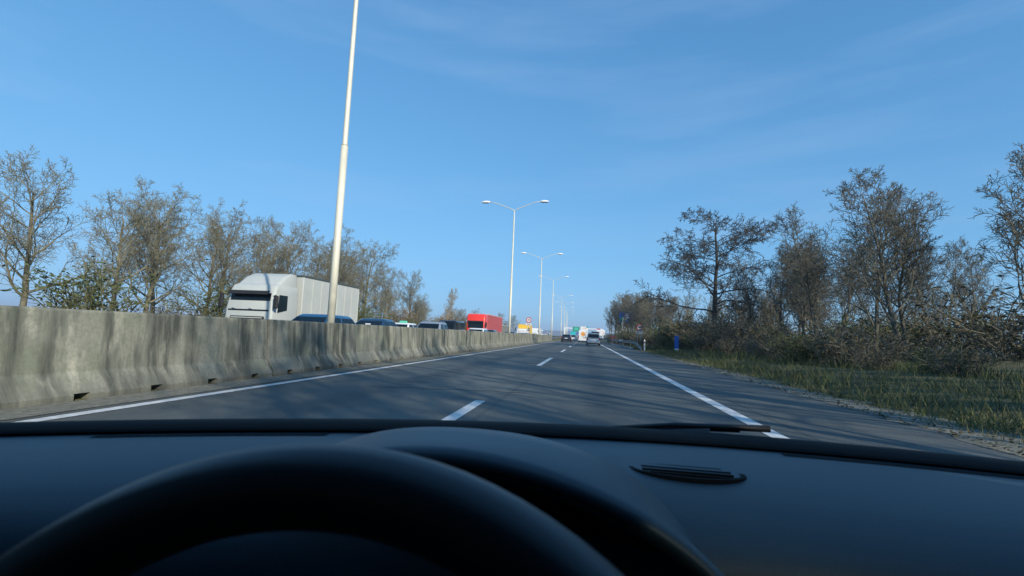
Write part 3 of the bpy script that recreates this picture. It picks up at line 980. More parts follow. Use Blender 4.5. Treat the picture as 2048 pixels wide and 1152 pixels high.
pts = [(5.15, 45.6, .12), (5.2, 48, .26), (5.35, 52, .56), (5.4, 56, .68)]
y = 60
while y < 128:
    pts.append((5.40 - min(1.6, (y - 56) * .022) + sh(y), y, .70)); y += 4
guardrail(pts, 'galvanised guardrail ramping up from the ground along the right shoulder')
pts = [(-6.15 + sh(q), q, .72) for q in range(96, 300, 6)]
guardrail([(-6.2, 93.6, .72)] + pts, 'steel guardrail carrying on along the median past the end of the concrete barrier')
t = empty('shoulder_kerb', (3.9, 58, 0), 0, 'pale broken kerb stones lying along the foot of the right guardrail', 'kerb')
rk = random.Random(8)
for k in range(16):
    MB().bbox((.9 - k * .03 + rk.uniform(-.06, .06), k * 2.0 - 6, .07), (.25, 1.5 + rk.uniform(-.5, .3), .14)).build('kerb_stone', M['kerb_reflection'] if k % 3 else M['sign_back'], t)


# ------------------------------------------------------------------ vehicles
def rrect(y0, y1, wx, r, z, n=3):
    pts = []
    for cx, cy, a0 in ((wx - r, y1 - r, 0), (-wx + r, y1 - r, 90), (-wx + r, y0 + r, 180), (wx - r, y0 + r, 270)):
        for k in range(n + 1):
            a = R(a0 + 90 * k / n); pts.append((cx + math.cos(a) * r, cy + math.sin(a) * r, z))
    return pts


def wheel(root, x, y, r, wd=.2):
    s = 1 if x > 0 else -1
    wv = MB().tube([(x - s * wd, y, r), (x - s * .03, y, r), (x, y, r)], [r, r, r * .9], 18).build('wheel', M['tyre'], root)
    MB().tube([(x - s * .01, y, r), (x + s * .006, y, r)], [r * .66, r * .60], 14).build('rim', M['rim'], wv)


def quad(root, name, c, m, push=.006, th=.004):
    """a thin pane; corners c counter-clockwise seen from outside"""
    c = [Vector(p) for p in c]
    n = (c[1] - c[0]).cross(c[3] - c[0]).normalized()
    b = MB(); b.loft([[p + n * (push - .02) for p in c], [p + n * push for p in c]], True, True)
    return b.build(name, m, root)


def car(name, loc, rz, label, cat, paint, L=4.4, W=1.78, H=1.46, hood=.92, belt=.95, ends=(1.0, .30, -1.35, -1.85), wt=.60, group=None,
        deck=None, glass='glass', rails=False, paper=False, taxi=False, plate_text=False):
    """local +Y is forward. ends: y of windscreen base, roof front, roof rear, rear window base"""
    root = empty(name, loc, rz, label, cat, group)
    yA, yB, yC, yD = ends
    f, r = L / 2, -L / 2
    hw = W / 2
    deck = deck or belt
    st = [(r, .80, .55, .40), (r + .05, .93, deck - .10, .30), (r + .22, .985, deck, .22), (yD, 1.0, deck + .01, .2), (0, 1.0, belt, .2),
          (yA, .995, belt, .2), (yA + .15, .985, hood + .02, .2), (f - .55, .955, hood - .06, .2), (f - .16, .90, hood - .16, .22), (f - .03, .80, hood - .30, .28), (f, .70, .52, .36)]
    rings = []
    for y, k, zt, zb in st:
        wv = hw * k
        zm = zb + (zt - zb) * .55
        rings.append([(-wv * .90, y, zb), (-wv * .985, y, zb + .07), (-wv, y, zm), (-wv * .975, y, zt - .05), (-wv * .86, y, zt),
                      (0, y, zt + .015), (wv * .86, y, zt), (wv * .975, y, zt - .05), (wv, y, zm), (wv * .985, y, zb + .07), (wv * .90, y, zb)])
    for rg_ in rings: rg_.reverse()
    sharp(MB().loft(rings, True, True).build('body', paint, root, True), 40)
    wb = hw * .93; wt = wt if wt > .3 else .6
    g = MB().loft([rrect(yD, yA, wb, .12, belt - .03), rrect(yC - .02, yB + .02, wt + .05, .16, H - .075), rrect(yC + .06, yB - .06, wt - .01, .18, H - .02), rrect(yC + .3, yB - .3, wt - .2, .2, H)], False, True)
    cab = sharp(g.build('cabin', paint, root, True), 50)
    gm = M[glass]

    def P(side, yb, yt, t):             # point on cabin flank at height fraction t
        z = belt - .03 + (H - .075 - belt + .03) * t
        return Vector((side * (wb + (wt + .05 - wb) * t), yb + (yt - yb) * t, z))
    t0, t1 = .10, .90
    e = .10
    fr = [Vector(((wb - e) + ((wt + .05) - wb) * t0, yA + (yB + .02 - yA) * t0, P(1, 0, 0, t0).z)), Vector((-((wb - e) + ((wt + .05) - wb) * t0), yA + (yB + .02 - yA) * t0, P(1, 0, 0, t0).z)),
          Vector((-((wb - e) + ((wt + .05) - wb) * t1), yA + (yB + .02 - yA) * t1, P(1, 0, 0, t1).z)), Vector((((wb - e) + ((wt + .05) - wb) * t1), yA + (yB + .02 - yA) * t1, P(1, 0, 0, t1).z))]
    ws = quad(root, 'windscreen', fr, gm)
    if paper:
        q0 = fr[1].lerp(fr[0], .60).lerp(fr[2].lerp(fr[3], .60), .55); q1 = fr[1].lerp(fr[0], .40).lerp(fr[2].lerp(fr[3], .40), .55)
        up = (fr[2] - fr[1]).normalized() * .09
        quad(root, 'paper_sheet', [q0, q1, q1 + up, q0 + up], M['plate'], push=.012)
    rw = [Vector((-((wb - e) + ((wt + .05) - wb) * t0), yD + (yC - .02 - yD) * t0, P(1, 0, 0, t0).z)), Vector((((wb - e) + ((wt + .05) - wb) * t0), yD + (yC - .02 - yD) * t0, P(1, 0, 0, t0).z)),
          Vector((((wb - e) + ((wt + .05) - wb) * t1), yD + (yC - .02 - yD) * t1, P(1, 0, 0, t1).z)), Vector((-((wb - e) + ((wt + .05) - wb) * t1), yD + (yC - .02 - yD) * t1, P(1, 0, 0, t1).z))]
    quad(root, 'rear_window', rw, gm)
    mid_b = (yA + yD) * .5 + .05; mid_t = (yB + yC) * .5 + .08
    for s in (-1, 1):
        for (a0, a1, b0, b1) in ((yA - .22, mid_b + .05, yB - .07, mid_t + .05), (mid_b - .05, yD + .20, mid_t - .05, yC + .10)):
            c = [P(s, a0, b0, t0), P(s, a1, b1, t0), P(s, a1, b1, t1), P(s, a0, b0, t1)]
            if s > 0: c = [c[1], c[0], c[3], c[2]]
            quad(root, 'side_window', c, gm)
        MB().bbox((s * (hw + .09), yA - .22, belt + .02), (.20, .10, .14), .03).build('mirror', paint, root)
        wheel(root, s * (hw + .005), f - .88, .32); wheel(root, s * (hw + .005), r + .82, .32)
        hl = MB().bbox((s * hw * .70, f - .10, hood - .30), (.34, .16, .15), .03).build('headlight', M['lamp_clear'], root)
        MB().bbox((s * hw * .86, r + .055, deck - .16), (.20, .10, .26), .03).build('tail_light', M['lamp_red'], root)
    MB().bbox((0, f - .05, .36), (W * .80, .16, .26), .04).build('front_bumper', M['under'], root)
    MB().bbox((0, f - .045, hood - .33), (.62, .10, .12), .02).build('grille', M['under'], root)
    MB().bbox((0, r + .02, .40), (W * .86, .14, .20), .04).build('rear_bumper', paint, root)
    MB().box((0, r + .08, .26), (W * .8, .2, .14)).build('rear_valance', M['under'], root)
    MB().box((0, 0, .22), (W * .9, L * .9, .08)).build('underbody', M['under'], root)
    pl = MB().box((0, r - .004, deck - .28), (.52, .02, .115)).build('number_plate', M['plate'], root)
    MB().box((0, f + .03, .42), (.52, .02, .115)).build('number_plate', M['plate'], root)
    if rails:
        for s in (-1, 1):
            MB().tube([(s * wt * .95, yC + .15, H - .04), (s * wt * .95, yC + .25, H + .03), (s * wt * .95, yB - .3, H + .03), (s * wt * .95, yB - .2, H - .03)], .018, 6).build('roof_rail', M['silver'], root)
    if taxi:
        b = MB().bbox((0, -.15, H + .07), (.62, .18, .15), .04).build('taxi_light', M['taxi_mint'], root)
        MB().bbox((0, -.15, H - .005), (.70, .22, .05), .02).build('taxi_light_foot', M['taxi_green'], root)
    return root


ONC = PI                                 # oncoming vehicles face the camera
GO = 'oncoming vehicles queueing behind the concrete barrier'
GA = 'vehicles ahead on our carriageway'
car('car', (-9.75, 16.2, .012), ONC, 'dark blue saloon behind the barrier, its roof under the grey lorry box', 'car', M['blue'], group=GO)
car('car', (-9.75, 21.0, .012), ONC, 'dark blue car with a white paper behind its windscreen, behind the barrier', 'car', M['navy'], L=4.5, W=1.84, H=1.475, belt=.94, hood=.96, ends=(1.15, .35, -.75, -1.35), wt=.58, paper=True, group=GO)
car('taxi', (-14.0, 35.0, .012), ONC, 'white taxi with a mint green roof light behind the barrier', 'taxi', M['white'], H=1.53, belt=.95, taxi=True, group=GO)
car('car', (-10.0, 30.0, .012), ONC, 'silver high car with a dark windscreen between the taxi and the dark van', 'car', M['silver_b'], L=4.4, W=1.84, H=1.60, belt=1.0, hood=1.02, ends=(.95, .30, -1.1, -1.4), wt=.66, rails=True, group=GO)
car('car', (-9.3, 40.2, .012), ONC, 'white car whose roof just shows over the barrier before the red lorry', 'car', M['white'], H=1.40, group=GO)
car('car', (-9.75, 47.0, .012), ONC, 'dark car whose roof just shows over the barrier beside the red lorry', 'car', M['black'], H=1.36, group=GO)
car('van', (-14.1, 48.5, .012), ONC, 'black van with a big windscreen left of the red lorry', 'van', M['black'], L=5.3, W=2.0, H=2.15, belt=1.22, hood=1.22, ends=(1.75, 1.15, -2.5, -2.62), wt=.84, glass='glass_t', group=GO)


def lorry(name, loc, rz, label, cat, cabm, boxm, Lb, Hb, Wb=2.5, Hc=2.9, visor=False, roofm=None, railm=None, group=None, ribs=0, deflector=True, rear=None, ribm=None):
    root = empty(name, loc, rz, label, cat, group)
    hw = Wb / 2
    yc = 0.0                              # cab front at y=0, forward +Y, box behind
    Lc = 2.1
    rings = []
    for z, yf, k in ((.45, -.10, .96), (.62, .0, .99), (1.35, .0, 1.0), (1.75, -.03, 1.0), (Hc - .35, -.20, .985), (Hc - .10, -.32, .96), (Hc, -.5, .90)):
        rings.append(rrect(-Lc, yf, hw * k, .14, z))
    c = sharp(MB().loft(rings, True, True).build('cab', cabm, root, True), 45)

    def fy(z):
        for (z0, y0), (z1, y1) in zip(((1.35, .0), (1.75, -.03), (Hc - .35, -.20)), ((1.75, -.03), (Hc - .35, -.20), (9, -.3))):
            if z <= z1: return y0 + (y1 - y0) * (z - z0) / (z1 - z0)
    za, zb = 1.60, min(2.48, Hc - .34)
    quad(root, 'windscreen', [(hw * .86, fy(za), za), (-hw * .86, fy(za), za), (-hw * .84, fy(zb), zb), (hw * .84, fy(zb), zb)], M['glass_t'], .008)
    for s in (-1, 1):
        cc = [(s * hw, -1.15, 1.7), (s * hw, -.42, 1.55), (s * hw * .99, -.5, zb - .05), (s * hw * .99, -1.15, zb - .05)]
        if s < 0: cc = [cc[1], cc[0], cc[3], cc[2]]
        quad(root, 'side_window', cc, M['glass_t'], .01)
        mr = MB().tube([(s * hw * .97, -.12, 2.35), (s * (hw + .18), .02, 2.38)], .025, 6).build('mirror_arm', M['under'], root)
        MB().bbox((s * (hw + .2), .02, 2.05), (.20, .14, .62), .03).build('mirror', M['under'], root)
        MB().bbox((s * hw * .74, -.01, .82), (.42, .08, .26), .03).build('headlight', M['lamp_clear'], root)
        MB().bbox((s * hw * .84, -Lc - Lb - .12, .75), (.3, .06, .16), .02).build('tail_light', M['lamp_red'], root)
        wheel(root, s * (hw - .02), -1.0, .5, .3)
        nrear = (-Lc - Lb + 1.4, -Lc - Lb + 2.6) if Lb > 6 else (-Lc - Lb + 1.3,)
        for yy in nrear: wheel(root, s * (hw - .02), yy, .48, .45)
    for xx in (-.8, -.3, .3, .8): MB().bbox((xx, -.36, Hc - .10), (.16, .06, .06), .015).build('roof_lamp', M['lamp_clear'], root)
    for xx in (-.45, .45): MB().tube([(xx, fy(za) + .03, za + .02), (xx + .42, fy(za + .12) + .03, za + .12)], .012, 5).build('wiper', M['under'], root)
    MB().bbox((0, .02, 1.12), (Wb * .72, .08, .46), .03).build('grille', M['under'], root)
    b = MB()
    for k in range(4): b.box((0, .065, .95 + .11 * k), (Wb * .66, .02, .04))
    b.build('grille_slat', cabm, root)
    MB().bbox((0, .02, .52), (Wb * .96, .14, .30), .04).build('bumper', cabm, root)
    MB().box((0, .095, .55), (.52, .02, .115)).build('number_plate', M['plate'], root)
    if visor:
        MB().loft([[(-hw * .86, .02, zb + .10), (hw * .86, .02, zb + .10), (hw * .86, .14, zb - .06), (-hw * .86, .14, zb - .06)],
                   [(-hw * .86, .0, zb + .07), (hw * .86, .0, zb + .07), (hw * .86, .12, zb - .09), (-hw * .86, .12, zb - .09)]], True, True).build('sun_visor', M['under'], root)
    if deflector:
        rg2 = [rrect(-Lc, -.5, hw * .92, .2, Hc - .03), rrect(-Lc, -1.0, hw * .90, .2, Hc + (Hb - Hc) * .6), rrect(-Lc, -1.5, hw * .86, .2, Hb - .04)]
        sharp(MB().loft(rg2, False, True).build('roof_fairing', cabm, root, True), 45)
    y0, y1 = -Lc - .25 - Lb, -Lc - .25
    zb0 = 1.05
    bx = MB().bbox((0, (y0 + y1) / 2, (zb0 + Hb - .06) / 2), (Wb + .02, Lb, Hb - .06 - zb0), .02)
    box = bx.build('cargo_box', boxm, root)
    MB().bbox((0, (y0 + y1) / 2, Hb - .045), (Wb + .06, Lb + .04, .13), .03).build('top_rail', railm or boxm, root)
    MB().box((0, (y0 + y1) / 2, zb0 - .06), (Wb + .05, Lb + .03, .10)).build('bottom_rail', railm or M['under'], root)
    MB().box((0, (y0 + y1) / 2 - .0, .82), (Wb * .5, Lb, .22)).build('chassis', M['under'], root)
    if ribs:
        for k in range(ribs + 1):
            yy = y0 + .05 + (Lb - .1) * k / ribs
            for s in (-1, 1):
                MB().box((s * (hw + .022), yy, (zb0 + Hb) / 2 - .05), (.03, .05, Hb - zb0 - .24)).build('strap', ribm or railm or boxm, root)
    if rear:
        MB().box((0, y0 - .012, (zb0 + Hb) / 2), (Wb - .1, .02, Hb - zb0 - .2)).build('rear_door', rear, root)
    MB().box((0, y0 - .02, .55), (Wb * .85, .08, .12)).build('rear_bar', M['under'], root)
    return root


lorry('box_lorry', (-16.0, 20.5, .012), ONC, 'large light grey box lorry with a dark roof edge behind the barrier', 'lorry', M['grey_box'], M['grey_box'], 6.2, 3.62, Hc=2.95, visor=True, railm=M['grey_dark'], ribs=7, group=GO, ribm=M['grey_box'])
lorry('red_lorry', (-14.6, 62.0, .012), ONC, 'bright red articulated lorry with a dull red tarpaulin side and pale roof edge', 'lorry', M['red'], M['red_tarp'], 11.0, 3.58, Wb=2.5, Hc=3.50, visor=True, railm=M['rail_pale'], deflector=False, group=GO)
lorry('yellow_lorry', (-12.6 + sh(95), 95, .012), ONC, 'white lorry with a yellow box top behind the median speed sign', 'lorry', M['white'], M['yellow'], 5.0, 3.05, Wb=2.3, Hc=2.15, deflector=False, group=GO)
lorry('ribbed_lorry', (-17.2, 88, .012), ONC, 'grey lorry trailer with pale ribs right behind the red lorry', 'lorry', M['silver_b'], M['grey_dark'], 9.0, 2.6, Wb=2.4, Hc=2.4, railm=M['grey_box'], ribs=12, deflector=False, group=GO)
lorry('white_lorry', (-12.0 + sh(112), 112, .012), ONC, 'white box lorry just right of the median speed sign', 'lorry', M['white'], M['white'], 5.0, 2.62, Wb=2.2, Hc=2.1, deflector=False, group=GO)
car('van', (-13.2 + sh(142), 142, .012), ONC, 'white van small in the oncoming queue, right of the white box lorry', 'van', M['white'], L=5.3, W=2.0, H=2.5, belt=1.3, hood=1.25, ends=(1.9, 1.3, -2.5, -2.62), wt=.86, group=GO)
car('car', (-12.6 + sh(172), 172, .012), ONC, 'white car farthest in the oncoming queue, near the end of the barrier', 'car', M['white'], H=1.9, belt=1.1, W=1.9, wt=.7, group=GO)
for i, (x, y, m) in enumerate(((-9.6, 60, 'navy'), (-9.6, 76, 'silver_b'), (-9.7, 118, 'white'))):
    car('car', (x + sh(y), y, .012), ONC, ['dark blue low car hidden but for a sliver behind the barrier by the red lorry', 'silver car low behind the barrier under the round speed sign', 'white car low behind the barrier under the third lamp post'][i], 'car', M[m], H=1.30, group=GO)

# ahead of us
sc = car('minivan', (0.96, 64.5, .012), 0, 'silver minivan ahead in the right lane with a wide dark rear window', 'car', M['silver'], L=4.6, W=1.80, H=1.58, belt=.98, deck=.98, ends=(1.15, .4, -1.95, -2.22), wt=.66, rails=True, glass='glass_t', group=GA)
car('car', (-3.48, 87.5, .012), 0, 'black estate car ahead in the left lane with a white number plate', 'car', M['black'], L=4.6, W=1.80, H=1.36, belt=.90, deck=.96, ends=(1.1, .35, -1.5, -2.05), wt=.6, group=GA)
car('car', (-3.42, 127, .012), 0, 'white hatchback ahead, half hidden by the black estate car', 'car', M['white'], L=4.2, W=1.8, H=1.48, belt=.92, ends=(1.0, .3, -1.6, -1.95), wt=.62, group=GA)

# white panel van with an orange round emblem
vx = -0.54
t = car('panel_van', (vx, 97.5, .012), 0, 'tall white panel van ahead with a round orange emblem on its rear doors', 'van', M['white'], L=5.4, W=2.05, H=2.35, belt=1.25, hood=1.2, ends=(1.9, 1.3, -2.52, -2.66), wt=.90, group=GA)
for ch in list(t.children):
    if ch.name.split('.')[0] in ('rear_window',):
        bpy.data.objects.remove(ch, do_unlink=True)
for ch in list(t.children):
    if ch.name.split('.')[0] == 'side_window' and ch.data.vertices[2].co.y < -.2:
        bpy.data.objects.remove(ch, do_unlink=True)
for s in (-1, 1):
    MB().bbox((s * .46, -2.70, 1.40), (.88, .08, 1.62), .02).build('rear_door', M['white'], t)
    MB().bbox((s * .90, -2.74, 1.05), (.14, .06, .46), .02).build('rear_lamp', M['lamp_red'], t)
d = MB().disc((-.05, -2.755, 1.62), (0, 1, 0), .40, .02, 24).build('emblem', M['orange'], t)
MB().disc((-.05, -2.768, 1.62), (0, 1, 0), .17, .012, 18).build('emblem_core', M['yellow'], d)
MB().box((-.05, -2.755, 1.05), (.9, .02, .10)).build('stripe', M['grey_box'], t)

# white camper van standing on the exit lane
t = car('camper_van', (2.35, 127, .012), 0, 'white camper van beyond the silver minivan, its grey rear windows above its roof', 'van', M['white'], L=5.6, W=2.2, H=2.62, belt=1.45, hood=1.3, ends=(2.0, 1.5, -2.6, -2.75), wt=.98, group=GA)
lorry('turquoise_lorry', (-5.3, 203, .012), 0, 'turquoise-backed lorry far ahead above the white hatchback', 'lorry', M['white'], M['turq'], 6.0, 3.0, Wb=2.0, Hc=2.4, rear=M['turq'], deflector=False, group=GA)

# ------------------------------------------------------------------ overhead sign frame
gy = 320
a = atY(1129, 673, gy); b2 = atY(1203, 673, gy)
t = empty('sign_gantry', (a.x, gy, 0), 0, 'pale overhead sign frame across our carriageway with green and white boards', 'gantry')
span = 25.0
for xx in (0, span):
    MB().bbox((xx, 0, 3.3), (.55, .55, 6.9), .04).build('leg', M['lamp_white'], t)
MB().bbox((span / 2, 0, 6.5), (span, .6, .55), .04).build('beam', M['lamp_white'], t)
c = atY(1152.5, 658.5, gy)
pn = MB().bbox((c.x - a.x, -.45, c.z), (4.6, .12, 3.2), .03).build('green_board', M['sign_green'], t)
b = MB()
for zz, ww in ((.75, 2.6), (.15, 3.0), (-.45, 2.2)): b.box((c.x - a.x, -.53, c.z + zz), (ww, .03, .34))
b.build('board_lines', M['taxi_mint'], pn)
c = atY(1168.5, 658.5, gy)
pn = MB().bbox((c.x - a.x, -.45, c.z), (5.0, .12, 3.5), .03).build('white_board', M['sign_white'], t)
MB().box((c.x - a.x + .2, -.53, c.z - 1.25), (4.4, .03, .75)).build('teal_band', M['sign_teal'], pn)
MB().box((c.x - a.x + .25, -.53, c.z + .7), (2.0, .03, .4)).build('orange_field', M['orange'], pn)
MB().bbox((c.x - a.x + 1.95, -.60, c.z + 1.45), (1.1, .10, 1.0), .03).build('exit_panel', M['sign_teal'], t)
c = atY(1152, 668, 300)
t = empty('blue_board', (c.x + 2.2, 300, 0), 0, 'small blue direction board low behind the white panel van', 'road sign')
MB().box((0, 0, 3.1), (3.4, .08, 1.3)).build('panel', M['sign_blue'], t)
for s in (-1.2, 1.2): MB().tube([(s, .1, 0), (s, .1, 3.6)], .1, 8).build('post', M['sign_back'], t)

# white billboard right of the minivan
c = atY(1201, 665.5, 250)
t = empty('billboard', (c.x, 250, 0), R(4), 'white roadside billboard with dark red outlines right of the silver minivan', 'billboard')
MB().bbox((0, 0, c.z), (4.3, .25, 2.9), .03).build('panel', M['sign_white'], t)
b = MB()
for zz in (.5, -.2): b.box((.3, -.14, c.z + zz), (2.6, .02, .10))
for xx in (-1.0, 1.6): b.box((xx, -.14, c.z + .15), (.12, .02, .62))
b.build('red_outline', M['sign_red'], t)
MB().bbox((-1.1, 0, c.z + 1.8), (1.8, .2, .55), .03).build('top_panel', M['sign_red'], t)
for s in (-1.5, 1.5): MB().tube([(s, .2, -.1), (s, .2, c.z - 1.3)], .14, 8).build('post', M['sign_back'], t)

# ------------------------------------------------------------------ our own car
own = empty('own_car', (0, 0, 0), 0, 'dark car interior in front: dashboard, instrument hood and steering wheel', 'car')
XC = 0.09                                # centre line of the dash


def cowl_y(x):                           # windscreen foot, bowed forward in the middle
    u = (x - 0.22) / 1.0
    return 0.785 - 0.30 * u * u


def dash():
    b = MB(); rows = []
    prof = [(0.00, .900), (.035, .9005), (.09, .899), (.15, .895), (.21, .886), (.25, .874), (.275, .858), (.292, .835), (.298, .79), (.29, .60), (.24, .25)]
    n = 60
    for k in range(len(prof)):
        row = []
        for i in range(n + 1):
            x = -0.85 + 1.85 * i / n
            dy, z = prof[k]
            row.append((x, cowl_y(x) - dy, z))
        rows.append(row)
    return b.loft(rows, closed=False)


sharp(dash().build('dashboard', M['dash'], own, True), 60)


def cowl():
    rows = []
    n = 60
    for dy, z in ((-.022, .9035), (-.018, .9065), (.045, .9065), (.10, .900), (.14, .875), (.145, .83), (.14, .82), (.0, .86), (-.022, .895)):
        rows.append([(-0.90 + 1.95 * i / n, cowl_y(-0.90 + 1.95 * i / n) + dy, z) for i in range(n + 1)])
    return MB().loft(rows, closed=False)


sharp(cowl().build('cowl_strip', M['dash_black'], own, True), 50)

# instrument hood: arched visor over the gauges
HX = -0.128


def arch(pts, y, n=40):
    """pts: list of (half width, z) from the crown outwards"""
    xs = [p[0] for p in pts]; zs = [p[1] for p in pts]
    row = []
    for i in range(-n, n + 1):
        d = abs(i) / n * xs[-1]
        z = float(np.interp(d, xs, zs))
        row.append((HX + math.copysign(d, i), y, z))
    return row


def smooth_pts(pts):
    xs = np.array([p[0] for p in pts]); zs = np.array([p[1] for p in pts])
    co = np.polyfit(np.concatenate([xs, -xs]), np.concatenate([zs, zs]), 6)
    q = np.linspace(0, xs[-1], 24)
    return [(float(a), float(np.polyval(co, a))) for a in q]


crest = smooth_pts([(0, .9450), (.04, .9438), (.093, .939), (.125, .931), (.154, .921), (.192, .899), (.221, .8776), (.25, .848), (.28, .806)])
lip = smooth_pts([(0, .9440), (.023, .9423), (.056, .9384), (.1, .9315), (.144, .9195), (.185, .9003), (.204, .891), (.24, .866), (.28, .820)])


def sub(pts, dz, k=1.0): return [(a * k, z + dz) for a, z in pts]


rows = [arch(sub(lip, -.030, .97), .50), arch(sub(lip, -.018, .985), .437), arch(sub(lip, -.008, .995), .430), arch(lip, .432), arch(sub(lip, .0035, 1.0), .445),
        arch(sub(crest, -.0015), .49), arch(crest, .52), arch(sub(crest, -.003), .56), arch(sub(crest, -.018, .99), .61), arch(sub(crest, -.05, .97), .66)]
sharp(MB().loft(rows, closed=False).build('instrument_hood', M['dash'], own, True), 70)
b = MB(); b.poly([(x, .498, z) for x, y, z in arch(sub(lip, -.034, .96), .5)] + [(HX + .23, .46, .60), (HX - .23, .46, .60)])
ip = b.build('instrument_panel', M['dash_black'], own)
for s in (-1, 1):
    g = MB(); g.disc((HX + s * .09, .492, .80), (0, -1, .15), .055, .012, 28); g.build('gauge', M['dash_black'], ip)

# steering wheel
WT = R(22)
wu = Vector((0, math.sin(WT), math.cos(WT))); wn = Vector((0, -math.cos(WT), math.sin(WT)))
wc = Vector((-.0952, .1209, .8297)) - wn * 0.0
sw = empty('steering_wheel', wc, 0); sw.parent = own
rings = []
RR, rt = .1735, .0165
for k in range(97):
    a = 2 * PI * k / 96
    rad = Vector((math.cos(a), 0, 0)) + wu * math.sin(a)
    rings.append([rad * (RR + rt * math.cos(t_)) + wn * rt * 1.15 * math.sin(t_) for t_ in [2 * PI * j / 16 for j in range(16)]])
MB().loft(rings).build('rim', M['leather'], sw, True)
MB().tube([wn * -.05, wn * -.01, wn * .012], [.05, .066, .05], 24).build('hub', M['dash_black'], sw, True)
for ang in (0, 180, 270):
    a = R(ang)
    rad = Vector((math.cos(a), 0, 0)) + wu * math.sin(a)
    MB().tube([rad * .05 - wn * .02, rad * .11 - wn * .012, rad * .172], [.028, .020, .014], 8).build('spoke', M['dash_black'], sw, True)
MB().tube([wc - wn * .05, wc - wn * .34 + Vector((0, .02, 0))], [.04, .045], 12).build('steering_column', M['dash_black'], own, True)

# demister slots along the glass
def dash_pt(x, dy):
    pr = ((0.00, .900), (.035, .9005), (.09, .899), (.15, .895), (.21, .886), (.25, .874), (.275, .858))
    return (x, cowl_y(x) - dy, float(np.interp(dy, [q[0] for q in pr], [q[1] for q in pr])) + .0006)


for xa, xb in ((-.62, -.36), (.28, .80)):
    rows = [[dash_pt(xa + (xb - xa) * k / 20, dd) for k in range(21)] for dd in (.030, .044)]
    MB().loft(rows, closed=False).build('demister_slot', M['dash_black'], own)

# demister vent on the dash top
vc = atZ(1372, 947, .892)
vt = MB()
vt.loft([[(vc.x + math.cos(a) * rx, vc.y + math.sin(a) * ry, z) for a in [2 * PI * k / 28 for k in range(28)]] for rx, ry, z in ((.074, .036, .884), (.070, .033, .8955), (.064, .028, .8955), (.060, .025, .888))], False, True)
v = vt.build('air_vent', M['dash_black'], own)
for k in range(4):
    MB().box((vc.x, vc.y - .02 + k * .0125, .8925), (.115 - abs(k - 1.5) * .016, .003, .008)).build('vent_slat', M['dash_black'], v)

# wiper at rest on the windscreen foot
p0, p1, p2 = atY(1225, 855, .93), atY(1348, 850, .90), atY(1540, 858, .88)
wp = MB().tube([p0, p1, p2], [.003, .0045, .006], 8).build('wiper', M['rubber'], own, True)
MB().tube([atY(1060, 854.5, .95), atY(1348, 857, .91), atY(1480, 862, .89)], [.0022, .003, .003], 6).build('wiper_blade', M['rubber'], wp)
q = [atY(1300, 859.5, .875), atY(1420, 856.5, .86), atY(1420, 867.5, .86), atY(1340, 863.5, .87)]
b = MB(); b.loft([[p_ for p_ in q], [p_ + Vector((0, .02, -.004)) for p_ in q]], True, True)
b.build('bonnet_reflection', M['kerb_reflection'], own)  # light grey strip modelled in place of the bonnet's reflection

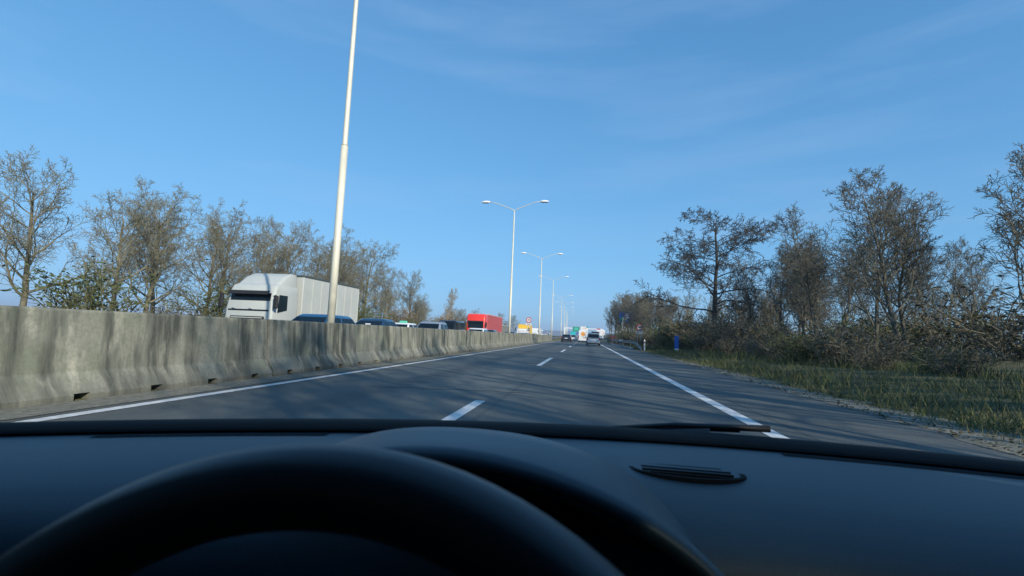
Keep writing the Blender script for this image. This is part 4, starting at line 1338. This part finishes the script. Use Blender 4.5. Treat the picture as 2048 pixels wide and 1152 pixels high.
# bonnet, roof, pillars and doors round the cabin
rows = []
for dy, z in ((.16, .84), (.5, .80), (.9, .74), (1.15, .64), (1.25, .45)):
    rows.append([(-0.82 + 1.85 * i / 20, .62 + dy - .25 * ((-0.82 + 1.85 * i / 20 - .1)) ** 2, z - .06 * ((i - 10) / 10) ** 2) for i in range(21)])
MB().loft(rows, closed=False).build('bonnet', M['silver_b'], own, True)
rows = []
for y, z, wx in ((.14, 1.475, .74), (.0, 1.50, .76), (-.6, 1.52, .77), (-1.3, 1.49, .76), (-1.82, 1.40, .74)):
    rows.append([(.09 + wx * q_, y, z - .05 * q_ ** 4) for q_ in (-1, -.8, -.4, 0, .4, .8, 1)])
rt_ = MB().loft(rows, closed=False)
rt_.loft([[(x, y, z + .03) for x, y, z in r_] for r_ in rows], closed=False)
rt_.build('roof', M['headliner'], own, True)
for s in (-1, 1):
    MB().tube([(.09 + s * 1.0, .44, .90), (.09 + s * .88, .30, 1.2), (.09 + s * .66, .12, 1.47)], .04, 8).build('front_pillar', M['headliner'], own, True)
    MB().tube([(.09 + s * .86, -.55, .92), (.09 + s * .66, -.6, 1.49)], .05, 8).build('door_pillar', M['headliner'], own, True)
    MB().bbox((.09 + s * .90, -.55, .60), (.10, 2.2, .62), .03).build('door', M['dash_black'], own)
MB().bbox((.09, -1.75, .85), (2.0, .1, 1.2), .03).build('rear_panel', M['headliner'], own)
MB().bbox((.09, -.5, .28), (1.8, 2.4, .06), .02).build('cabin_floor', M['dash_black'], own)
gl = bpy.data.materials.new('sun_blocking_glass'); gl.use_nodes = True; gl.node_tree.nodes.clear()
go_ = gl.node_tree.nodes.new('ShaderNodeOutputMaterial'); gt = gl.node_tree.nodes.new('ShaderNodeBsdfTransparent')
gt.inputs['Color'].default_value = (.10, .12, .12, 1); gl.node_tree.links.new(gt.outputs[0], go_.inputs['Surface'])  # dark tint added to keep sun off the dash; panes out of view
for s in (-1, 1):
    b = MB(); X0, X1 = .09 + s * .955, .09 + s * .70
    b.poly([(X0, .40, .90), (X0, -1.65, .90), (X1, -1.65, 1.44), (X1, .14, 1.46)]); b.build('side_window', gl, own)
for s in (-.32, .36):
    MB().bbox((.09 + s, -.55, .52), (.5, .5, .3), .05).build('seat', M['headliner'], own)
    MB().bbox((.09 + s, -.82, .86), (.48, .14, .7), .05).build('seat_back', M['headliner'], own)

# ------------------------------------------------------------------ air
hz = MB().box((0, 1650, 29), (7600, 4100, 62)).build('haze', None)
hm = bpy.data.materials.new('haze_air'); hm.use_nodes = True
hm.node_tree.nodes.clear()
ho = hm.node_tree.nodes.new('ShaderNodeOutputMaterial')
pv = hm.node_tree.nodes.new('ShaderNodeVolumePrincipled')
pv.inputs['Color'].default_value = (0.62, 0.74, 0.96, 1)
pv.inputs['Density'].default_value = 0.00042
pv.inputs['Anisotropy'].default_value = 0.0
hm.node_tree.links.new(pv.outputs[0], ho.inputs['Volume'])
hz.data.materials.append(hm)
tag(hz, 'thin pale haze over the motorway', 'haze', kind='stuff')
